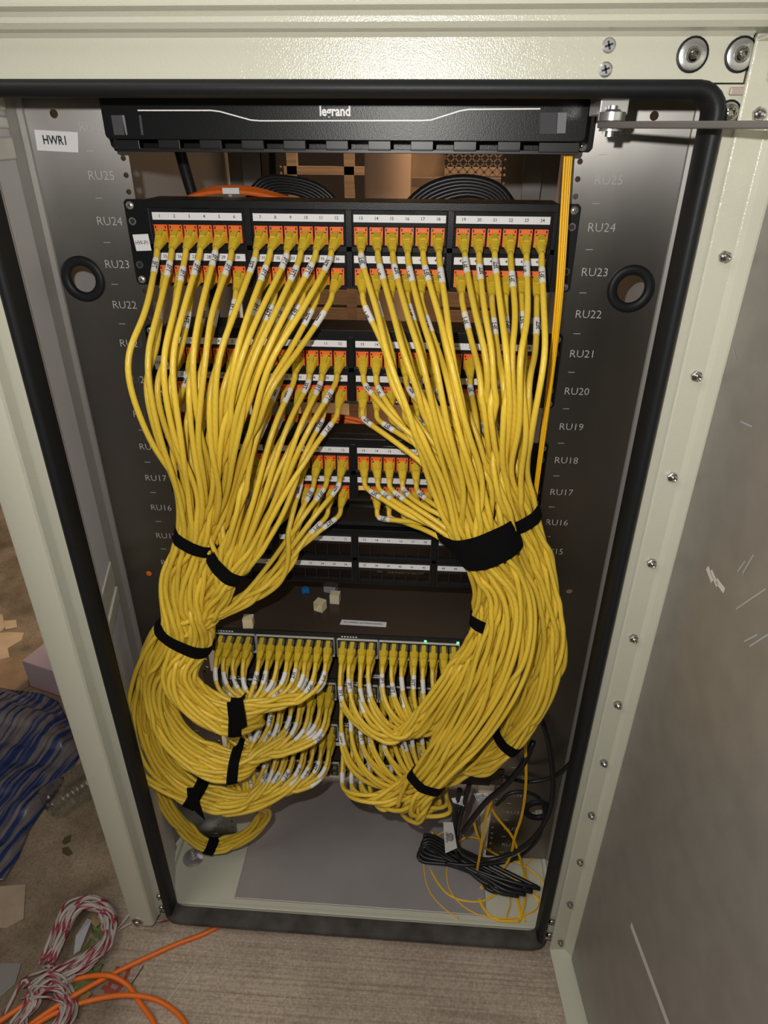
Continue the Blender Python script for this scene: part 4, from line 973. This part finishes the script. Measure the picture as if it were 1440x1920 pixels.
cord('power_cord', [P(835, 1618, Z=.0), P(880, 1622, Z=.004), P(960, 1612, Z=.01), P(1010, 1570, Y=-.03), P(1020, 1520, Y=-.02), P(1005, 1492, Y=-.02), P(960, 1486, Y=-.02), P(930, 1510, Y=-.03)], .0030, 'thinner black power cord making a round loop behind the fibres')
cord('power_cord', [P(1000, 1390, Y=-.04), P(985, 1425, Y=-.05), P(955, 1465, Y=-.06), P(910, 1505, Y=-.06), P(868, 1560, Y=-.06)], .0046, 'black power cord ending in the open below the tie')
cord('power_cord', [P(940, 1455, Y=-.03), P(990, 1466, Y=-.02), P(1040, 1455, Y=-.02), P(1075, 1425, Y=-.02)], .0032, 'black power cord curving to the right rail')
cord('power_cord', [P(880, 1470, Y=-.05), P(866, 1520, Y=-.05), P(858, 1560, Y=-.04), P(862, 1610, Z=.0), P(900, 1650, Z=-.01), P(950, 1672, Z=-.01)], .0040, 'black power cord dropping behind the white tag')
def flag(pts, y, label, lines=True, skew=(1, 0, 0)):
    a = [P(*p_, Y=yy) for p_, yy in zip(pts, y)]; q = MB(); nrm = np.cross(a[1] - a[0], a[3] - a[0]); nrm /= np.linalg.norm(nrm); nrm *= .0004
    q.add(a + [p + nrm for p in a], [(0, 1, 2, 3), (7, 6, 5, 4), (0, 4, 5, 1), (1, 5, 6, 2), (2, 6, 7, 3), (3, 7, 4, 0)])
    ex = a[3] - a[0]; ez = a[1] - a[0]; W = np.linalg.norm(ex); ex /= W; ez /= np.linalg.norm(ez); c_ = sum(a) / 4; f_ = nrm * (-2.2 if nrm[1] > 0 else 2.2)
    for i, s in enumerate(('WARNING', 'RISK OF SHOCK', 'DO NOT CUT', 'INDOOR USE', 'POWER CORD 10A')):
        write(q, s, .0042, c_ + f_ + (2 - i) * .0036 * ez * (np.linalg.norm(a[1] - a[0]) / .022), ex, ez, 1, .02, .8)
    return tag(q.build('cord_tag', [white, ink]), label, 'tag', 'white paper tags on power cords')
flag([(831, 1542), (849, 1542), (857, 1590), (835, 1600)], [-.075, -.075, -.070, -.070], 'white printed tag hanging on the black cord, lowest of the tags')
flag([(846, 1497), (878, 1490), (870, 1512), (850, 1505)], [-.05, -.05, -.055, -.055], 'white tag just under the lower middle cable tie')
flag([(888, 1488), (915, 1486), (918, 1512), (900, 1512)], [-.05, -.05, -.055, -.055], 'white tag beside the fibres, right of the other upper tag')
# orange horizontal cabling behind the gap at RU19
for k in range(11):
    z = .772 + .0048 * (k % 6); y = .075 + .012 * (k // 6)
    cord('orange_cable', [np.array([-.27, y, z + .012]), np.array([-.235, y - .02, z + .004 + .004 * random.random()]), np.array([-.12, y, z - .002]), np.array([-.03, y, z + .002]), np.array([.02 + .006 * (k % 3), y - .005, z - .012]), np.array([.06, y, z - .045])], .0030,
         'orange network cable behind the gap below the second panel', 'network cable', 'orange cables behind the patch panels', orange_cable, ds=.012)
for k in range(4):
    cord('orange_cable', [np.array([-.215, .10 + .006 * k, 1.058]), np.array([-.18, .10 + .006 * k, 1.0665 + .001 * k]), np.array([-.13, .10 + .006 * k, 1.067 + .001 * k]), np.array([-.08, .10 + .006 * k, 1.058])], .0030, 'orange network cable arching behind the topmost patch panel', 'network cable', 'orange cables behind the topmost panel', orange_cable, ds=.012)
for k in range(3):
    cord('orange_cable', [np.array([-.236 + .005 * k, .01, .84]), np.array([-.236 + .005 * k, .02, .79]), np.array([-.235 + .005 * k, .02, .75]), np.array([-.23 + .005 * k, .03, .70])], .0028, 'orange network cable hanging at the left rail edge', 'network cable', 'orange cables at the left rail', orange_cable, ds=.012)
b = MB(); b.box(-.160, -.140, .093, .096, 1.066, 1.0725); tag(b.build('paper_label', white), 'small white label on the orange cables behind the topmost panel', 'paper label')
# black cords at the rear, seen through the top gap
for k in range(6):
    cord('rear_cord', [np.array([-.185 - .003 * k, .30, 1.02]), np.array([-.150 - .003 * k, .31, 1.052 + .0035 * k]), np.array([-.125, .31, 1.056 + .0035 * k]), np.array([-.09 + .003 * k, .31, 1.046 + .003 * k]), np.array([-.05 + .004 * k, .31, 1.015])], .0042, 'black cord arching behind the topmost panel on the left', 'power cord', 'black cords arching at the rear left', ds=.012)
for k in range(6):
    cord('rear_cord', [np.array([.04 - .004 * k, .30, 1.01]), np.array([.095 - .003 * k, .30, 1.044 + .004 * k]), np.array([.135, .30, 1.055 + .0042 * k]), np.array([.170 + .003 * k, .30, 1.048 + .003 * k]), np.array([.198 + .004 * k, .30, 1.02])], .0055, 'thick black cord arching behind the topmost panel on the right', 'power cord', 'black cords arching at the rear right', ds=.012)
cord('rear_cord', [np.array([-.222, .12, 1.16]), np.array([-.218, .14, 1.09]), np.array([-.205, .15, 1.0]), np.array([-.205, .15, .9])], .007, 'thick black cord hanging inside the left side, behind the topmost panel')
cord('rear_cord', [np.array([-.208, .62, 1.17]), np.array([-.212, .62, 1.09]), np.array([-.216, .62, 1.0])], .007, 'black cord hanging beside the rear left rail')

# ================================================================ behind the open rear: pallets, tube, mesh, board
def pallet(x0, x1, y, zs, label):
    root = empty('wooden_crate', (x0, y, GZ), label, 'crate')
    for z in zs:
        b = MB(); b.box(x0, x1, y, y + .02, z, z + .075); adopt(b.build('plank', wood, bevel=.002), root)
    for x in (x0, (x0 + x1) / 2, x1 - .07):
        b = MB(); b.box(x, x + .07, y + .0201, y + .09, GZ, max(zs) + .07); adopt(b.build('post', wood, bevel=.002), root)
pallet(-1.3, .7, 2.75, [GZ + .09 * i for i in range(0, 9)], 'brown slatted wooden crate seen through the rack, behind the open rear')
b = MB(); b.box(-1.2, 1.2, 1.0, 2.6, GZ, GZ + .018); tag(b.build('plywood_board', tan, bevel=.001), 'tan plywood sheet lying on the floor behind the rack, seen through its gaps', 'board')
b = MB(); b.lathe([(.078, 0), (.078, 1.6)], tuple(P(727, 310, Y=1.75)[:2]) + (GZ,), (0, 0, 1), 40); tag(b.build('cardboard_tube', mat('tube_card', (.40, .26, .17), .6), smooth=30), 'tall pale brown tube standing far behind the rack', 'tube')
b = MB()
for x0, x1, z0, z1 in ((-1.2, 1.5, 1.0, 1.03), (-1.2, 1.5, 1.27, 1.30), (-1.2, 1.5, .72, .75), (-.5, -.46, GZ, 1.5), (-.27, -.23, GZ, 1.5), (.5, .54, GZ, 1.5)): b.box(x0, x1, 2.2, 2.24, z0, z1)
tag(b.build('timber_frame', wood), 'dark timber shelving frame far behind the rack', 'shelving')
b = MB(); ny = 0
for i in range(16):
    for jx in range(4): pass
b = MB()
for i in range(-14, 22):
    for s in (-1, 1):
        a = np.array([.10 + i * .030, 1.90, 1.01]); d = np.array([s * .30, 0, .30]); 
        for f0 in (0,):
            x0_ = a; x1_ = a + d; lo, hi = P(834, 310, Y=1.9)[0], .58
            if min(x0_[0], x1_[0]) < lo or max(x0_[0], x1_[0]) > hi:
                t0_, t1_ = 0, 1
                for bound in (lo, hi):
                    tt = (bound - x0_[0]) / (d[0]);
                    if 0 < tt < 1:
                        if (x0_[0] < lo) or (x0_[0] > hi): t0_ = tt
                        else: t1_ = tt
                if (x0_[0] < lo and x1_[0] < lo) or (x0_[0] > hi and x1_[0] > hi): continue
                x0_, x1_ = a + d * t0_, a + d * t1_
            w_ = np.array([.0035, 0, 0]); b.add([x0_ - w_, x0_ + w_, x1_ + w_, x1_ - w_] + [p + [0, .004, 0] for p in (x0_ - w_, x0_ + w_, x1_ + w_, x1_ - w_)], [(0, 1, 2, 3), (7, 6, 5, 4), (0, 4, 5, 1), (2, 6, 7, 3), (1, 5, 6, 2), (3, 7, 4, 0)])
b.box(.09, .59, 1.895, 1.91, 1.30, 1.315); b.box(.09, .59, 1.895, 1.91, .99, 1.01); b.box(P(772, 340, Y=1.88)[0], .6, 1.87, 1.893, P(850, 352, Y=1.87)[2], P(850, 334, Y=1.87)[2])
tag(b.build('mesh_screen', mat('mesh_metal', (.15, .10, .07), .5)), 'expanded metal mesh screen far behind the rack on the right', 'mesh')
b = MB(); b.box(P(768, 310, Y=1.93)[0], P(834, 310, Y=1.93)[0], 1.93, 1.95, GZ, 1.4); tag(b.build('chipboard_sheet', card), 'brown chipboard sheet between the tall tube and the metal mesh', 'board')

# ================================================================ things on the concrete, left and front
def G(px, py, h=0): return P(px, py, Z=GZ + h)
oc = mat('orange_cord', (.80, .17, .02), .4)
cord('extension_cord', [np.array([-.10, .05, GZ + .004]), G(415, 1733, .004), G(320, 1775, .004), G(212, 1826, .0045), G(120, 1878, .013), G(50, 1925, .005), G(-20, 1975, .005), G(-40, 2060, .005), G(60, 2090, .005), G(340, 2020, .005), G(352, 1930, .005), G(305, 1880, .005), G(245, 1866, .012), G(170, 1876, .006), G(100, 1902, .008), G(30, 1945, .005)], .0042, 'orange cord running out from under the cabinet and looping back at the lower left', 'cord', 'orange cords on the concrete', oc)
cord('extension_cord', [G(-30, 1935, .005), G(40, 1888, .014), G(90, 1855, .013), G(150, 1834, .008), G(207, 1830, .015), G(240, 1848, .006), G(262, 1880, .005), G(285, 1912, .005), G(300, 1950, .005), G(305, 2020, .005)], .0042, 'orange cord in a single arch over the straight one, lower left', 'cord', 'orange cords on the concrete', oc)
# twine hank
root = empty('twine_hank', tuple(G(110, 1820)), 'tangled hank of red and white twine on the ground, lower left', 'twine')
def strand(pts, nm='strand', r=.0013): 
    o = bpy.data.objects.new(nm, tube_mesh(nm, catmull(pts, .008), r, 6, twinem, flat=2.3)); C.objects.link(o); adopt(o, root)
for k in range(17):
    j = lambda a: random.uniform(-a, a) * 1.8; w_ = random.uniform(.1, 1.35); h = lambda: .003 + random.random() * .026
    def L_(x, y, ax, ay):
        return G(x + ax * w_ + j(5), y + ay * w_ + j(5), h())
    strand([L_(98, 1800, -14, 0), L_(122, 1760, -16, -6), L_(150, 1712, -14, -12), L_(175, 1702, 0, -14), L_(196, 1722, 14, -4), L_(185, 1765, 16, 4), L_(150, 1802, 16, 8), L_(110, 1832, 10, 4), L_(80, 1850, -6, 0), L_(70, 1880, -16, 6), L_(50, 1915, -20, 10), L_(70, 1950, 0, 10), L_(110, 1900, 22, 0), L_(108, 1850, 12, 0), L_(92, 1815, -4, 0)])
for k in range(7):
    y = 1822 + k * 8; jj = lambda: random.uniform(-9, 9); strand([G(50 + jj(), y + 14 + jj(), .008), G(70 + jj(), y + jj(), .030), G(95 + jj(), y - 2 + jj(), .036), G(118 + jj(), y + 10 + jj(), .026), G(112, y + 22, .006)])
strand([G(50, 1850, .01), G(110, 1812, .028), G(165, 1785, .012), G(210, 1752, .004), G(255, 1728, .003), G(300, 1727, .003), G(332, 1722, .003), np.array([-.2, .0, GZ + .003])])
strand([G(120, 1830, .02), G(150, 1795, .02), G(190, 1765, .01), G(225, 1735, .004), G(245, 1712, .003), G(280, 1690, .003)])
strand([G(130, 1822, .02), G(180, 1790, .014), G(182, 1780, .014), G(150, 1800, .03), G(90, 1830, .03)])
strand([G(0, 1915, .004), G(15, 1888, .004), G(35, 1850, .004), G(45, 1835, .01), G(60, 1860, .01)])
# leaves
leafm = mat('leaf', (.12, .15, .055), .6, var=.3, vscale=60); leaf2 = mat('dry_leaf', (.26, .19, .085), .7, var=.3, vscale=60)
def leaf(px, py, L_, W, rot, m, label):
    q = MB(); vs = []; n = 9; c_, s_ = math.cos(rot), math.sin(rot); o = G(px, py, .003)
    for i in range(n):
        t = i / (n - 1); w_ = W * math.sin(math.pi * t ** .8) * (1 + .12 * (-1) ** i) + .0003; y = L_ * (t - .5)
        for k in (-1, -.5, 0, .5, 1):
            vs.append((o[0] + c_ * k * w_ - s_ * y, o[1] + s_ * k * w_ + c_ * y, o[2] + .004 * abs(k) + .003 * math.sin(5 * t + k)))
    fs = [(i * 5 + k, i * 5 + k + 1, (i + 1) * 5 + k + 1, (i + 1) * 5 + k) for i in range(n - 1) for k in range(4)]
    q.add(vs + [(a, b_, z - .0005) for a, b_, z in vs], fs + [tuple(i + 45 for i in f[::-1]) for f in fs]); tag(q.build('leaf', m, smooth=True), label, 'leaf', 'fallen leaves by the twine')
leaf(172, 1790, .055, .016, .5, leafm, 'green leaf between the twine and the red ground mark'); leaf(160, 1835, .06, .02, -.7, leafm, 'broad green leaf crossed by the orange cords')
leaf(188, 1748, .04, .012, 1.2, leafm, 'narrow green leaf inside the twine loop'); leaf(150, 1868, .045, .016, .2, leaf2, 'dry brown leaf between two orange cords'); leaf(128, 1890, .05, .014, 1.1, leafm, 'dark green leaf below the orange arch'); leaf(188, 1722, .035, .013, .1, leaf2, 'dry leaf at the top of the twine loop')
b = MB(); o = G(148, 1760, .002); b.add([G(138, 1790, .004), G(150, 1782, .008), G(172, 1725, .01), G(163, 1722, .004), G(142, 1755, .014)], [(0, 1, 2, 4), (4, 2, 3)]); b.v += [(x, y, z - .001) for x, y, z in b.v]; b.f += [(5, 9, 7, 6), (9, 8, 7)]; b.m += [0, 0]
tag(b.build('plastic_scrap', mat('pale_plastic', (.42, .42, .44), .3)), 'pale plastic scrap inside the twine loop', 'scrap')
# painted mark
b = MB()
def gstroke(px0, py0, px1, py1, w_):
    gstroke.z = getattr(gstroke, 'z', .0004) + .0002; a, c_ = G(px0, py0, gstroke.z), G(px1, py1, gstroke.z); t = (c_ - a) / np.linalg.norm(c_ - a); n_ = np.array([-t[1], t[0], 0]) * w_ / 2; m_ = (a + c_) / 2 + n_ * .5
    b.add([a - n_, a + n_, m_ + n_ * .6, c_ + n_ * .8, c_ - n_, m_ - n_ * 1.2], [(0, 1, 2, 3, 4, 5)])
for s in ((243, 1812, 232, 1842, .007), (222, 1812, 205, 1835, .006), (232, 1842, 215, 1862, .007), (210, 1832, 198, 1862, .006), (192, 1850, 222, 1866, .007), (205, 1838, 226, 1846, .006)): gstroke(*s)
tag(b.build('paint_mark', mat('red_paint', (.27, .05, .035), .8, var=.2, vscale=90)), 'red painted mark on the concrete beside the orange cord', 'paint mark')
cord('string', [G(371, 1800, .001), G(352, 1828, .001), G(330, 1856, .001), G(312, 1880, .001)], .0008, 'thin white string lying on the concrete in front of the cabinet', 'string', None, mat('string', (.6, .56, .5), .7))
cord('twig', [G(269, 1811, .001), G(258, 1828, .001), G(246, 1846, .001)], .0008, 'thin dark twig on the concrete right of the red mark', 'twig', None, mat('twig', (.05, .04, .03), .8))
b = MB(); o = G(889, 1768); b.box(o[0] - .009, o[0] + .009, o[1] - .004, o[1] + .008, GZ, GZ + .009); tag(b.build('keystone_blank', cream, bevel=.0008), 'cream keystone blank on the concrete right under the door gasket', 'keystone blank')
# bottle
def bottle():
    a = G(84, 1508, .033); c_ = G(196, 1436, .033); ax = (c_ - a); L_ = .21; ax /= np.linalg.norm(ax)
    root = empty('water_bottle', tuple(a), 'clear ribbed plastic water bottle lying behind the left post', 'bottle')
    prof = [(.004, .006), (.020, .001), (.028, .0), (.0315, .006)]
    h = .010
    while h < .125: prof += [(.0325, h), (.0325, h + .005), (.0312, h + .0068), (.0312, h + .0088)]; h += .010
    prof += [(.0325, .13), (.032, .15), (.026, .168), (.016, .185), (.0125, .192), (.0125, .20)]
    q = MB(); q.lathe(prof, a, ax, 32); m = mat('bottle_plastic', (.90, .91, .90), .06, trans=1.0, ior=1.08, coat=.8)
    adopt(q.build('body', m, smooth=45), root)
    q = MB(); q.lathe([(.014, .198), (.014, .210), (.012, .212)], a, ax, 24); adopt(q.build('cap', white, smooth=30), root)
bottle()
# blue striped plastic sheet
def tarp():
    nu, nv = 70, 90; q = MB(); A, B_, C_, D_ = G(-90, 1290), G(150, 1330), G(8, 1655), G(-160, 1600)
    edge = [G(110, 1318), G(138, 1370), G(150, 1420), G(120, 1470), G(75, 1530), G(55, 1560), G(35, 1610), G(8, 1652)]
    E_ = np.array(edge); L_ = np.r_[0, np.cumsum(np.linalg.norm(np.diff(E_, axis=0), axis=1))]
    for i in range(nv + 1):
        t = i / nv; r_ = np.array([np.interp(t * L_[-1], L_, E_[:, k]) for k in range(3)]); l_ = G(-140, 1270) * (1 - t) + G(-120, 1690) * t
        for k in range(nu + 1):
            s = k / nu; p = l_ * (1 - s) + r_ * s
            f = math.sin(16 * t + 3 * math.sin(4 * s) + 5 * s) * .5 + math.sin(37 * t + 9 * s) * .3 + math.sin(71 * t - 5 * s) * .12
            hgt = .012 + .011 * f + .05 * math.exp(-((t - .18) / .2) ** 2) * (1 - s)
            hgt *= min(1, (1 - s) * 9 + .12) * min(1, (1 - t) * 8 + .15)
            q.v.append((p[0], p[1], GZ + .002 + max(hgt, .001)))
    for i in range(nv):
        for k in range(nu): a = i * (nu + 1) + k; q.f.append((a, a + 1, a + nu + 2, a + nu + 1)); q.m.append(0)
    m = bpy.data.materials.new('striped_plastic'); m.use_nodes = True; nt = m.node_tree; N = nt.nodes; Lk = nt.links; bb = N['Principled BSDF']; bb.inputs['Roughness'].default_value = .28
    tc = N.new('ShaderNodeTexCoord'); mp = N.new('ShaderNodeMapping'); dv = G(0, 1455) - G(115, 1330); mp.vector_type = 'TEXTURE'; mp.inputs['Rotation'].default_value = (0, 0, math.atan2(dv[1], dv[0])); mp.inputs['Scale'].default_value = (1 / 5., 1 / 115., .25); Lk.new(tc.outputs['Object'], mp.inputs[0])
    n = N.new('ShaderNodeTexNoise'); n.inputs['Scale'].default_value = 1; n.inputs['Detail'].default_value = 4; n.inputs['Distortion'].default_value = .3; Lk.new(mp.outputs[0], n.inputs[0])
    r = N.new('ShaderNodeValToRGB'); e = r.color_ramp.elements; e[0].position = .40; e[0].color = (.006, .018, .09, 1); e[1].position = .62; e[1].color = (.15, .125, .12, 1); x = e.new(.47); x.color = (.012, .03, .12, 1); x = e.new(.51); x.color = (.085, .075, .085, 1)
    Lk.new(n.outputs[0], r.inputs[0]); Lk.new(r.outputs[0], bb.inputs['Base Color'])
    o = q.build('plastic_sheet', m, smooth=True); sm = o.modifiers.new('solid', 'SOLIDIFY'); sm.thickness = .0006; tag(o, 'crumpled blue striped plastic sheet on the ground at the left', 'plastic sheet')
tarp()
# foam block
b = MB(); base = [G(55, 1290), G(128, 1322), G(150, 1250), G(45, 1240)]; 
b0 = G(57, 1288); b.box(0, .16, 0, .13, 0, .085); b.box(-.001, .161, -.001, .131, -.001, .004, 1); o = b.build('foam_block', [mat('pale_pink', (.40, .30, .33), .7, var=.08), mat('red_edge', (.30, .03, .05), .6)], bevel=.003); o.location = (b0[0], b0[1], GZ + .001); o.rotation_euler = (0, 0, -.30); tag(o, 'pale pinkish block on the ground behind the left post', 'block')
def scrap(pts, h, m, label, name='cardboard_scrap', cat='cardboard'):
    q = MB(); a = [G(*p_, h) for p_ in pts]; n = len(a); q.add(a + [p - np.array([0, 0, h * .95]) for p in a], [tuple(range(n)), tuple(range(2 * n - 1, n - 1, -1))] + [(k, k + n, (k + 1) % n + n, (k + 1) % n) for k in range(n)]); tag(q.build(name, m), label, cat, None)
lightcard = mat('light_card', (.50, .36, .23), .8, var=.12, vscale=25)
scrap([(-40, 1190), (20, 1185), (45, 1186), (40, 1200), (14, 1215), (18, 1232), (-5, 1238), (-40, 1235)], .004, lightcard, 'ragged light cardboard scrap at the left, above the others')
scrap([(-40, 1232), (50, 1232), (54, 1285), (30, 1300), (-40, 1290)], .003, card, 'ribbed brown cardboard piece beside the pale block')
scrap([(-30, 1150), (4, 1152), (10, 1175), (-4, 1188), (-30, 1190)], .003, lightcard, 'small light cardboard scrap at the left picture edge')
scrap([(8, 1164), (30, 1162), (32, 1176), (10, 1180)], .003, lightcard, 'tiny striped cardboard chip next to the ragged scrap')
scrap([(-30, 1664), (48, 1658), (44, 1722), (12, 1740), (-30, 1738)], .002, mat('tile_card', (.36, .27, .19), .8, var=.1, vscale=30), 'square light brown card lying at the left edge, above the twine')
scrap([(-30, 1806), (40, 1806), (28, 1845), (0, 1870), (-30, 1875)], .002, mat('grey_film', (.24, .22, .21), .25), 'grey plastic film scrap at the left edge beside the twine', 'plastic_scrap', 'scrap')
stain = mat('damp_stain', (.075, .055, .02), .5)
scrap([(121, 1570), (134, 1564), (132, 1578), (122, 1584), (116, 1580)], .0006, stain, 'small dark wet patch on the ground, upper of two', 'damp_patch', 'stain')
scrap([(116, 1590), (128, 1587), (137, 1600), (128, 1605), (117, 1600)], .0006, stain, 'small dark wet patch on the ground, lower of two', 'damp_patch', 'stain')
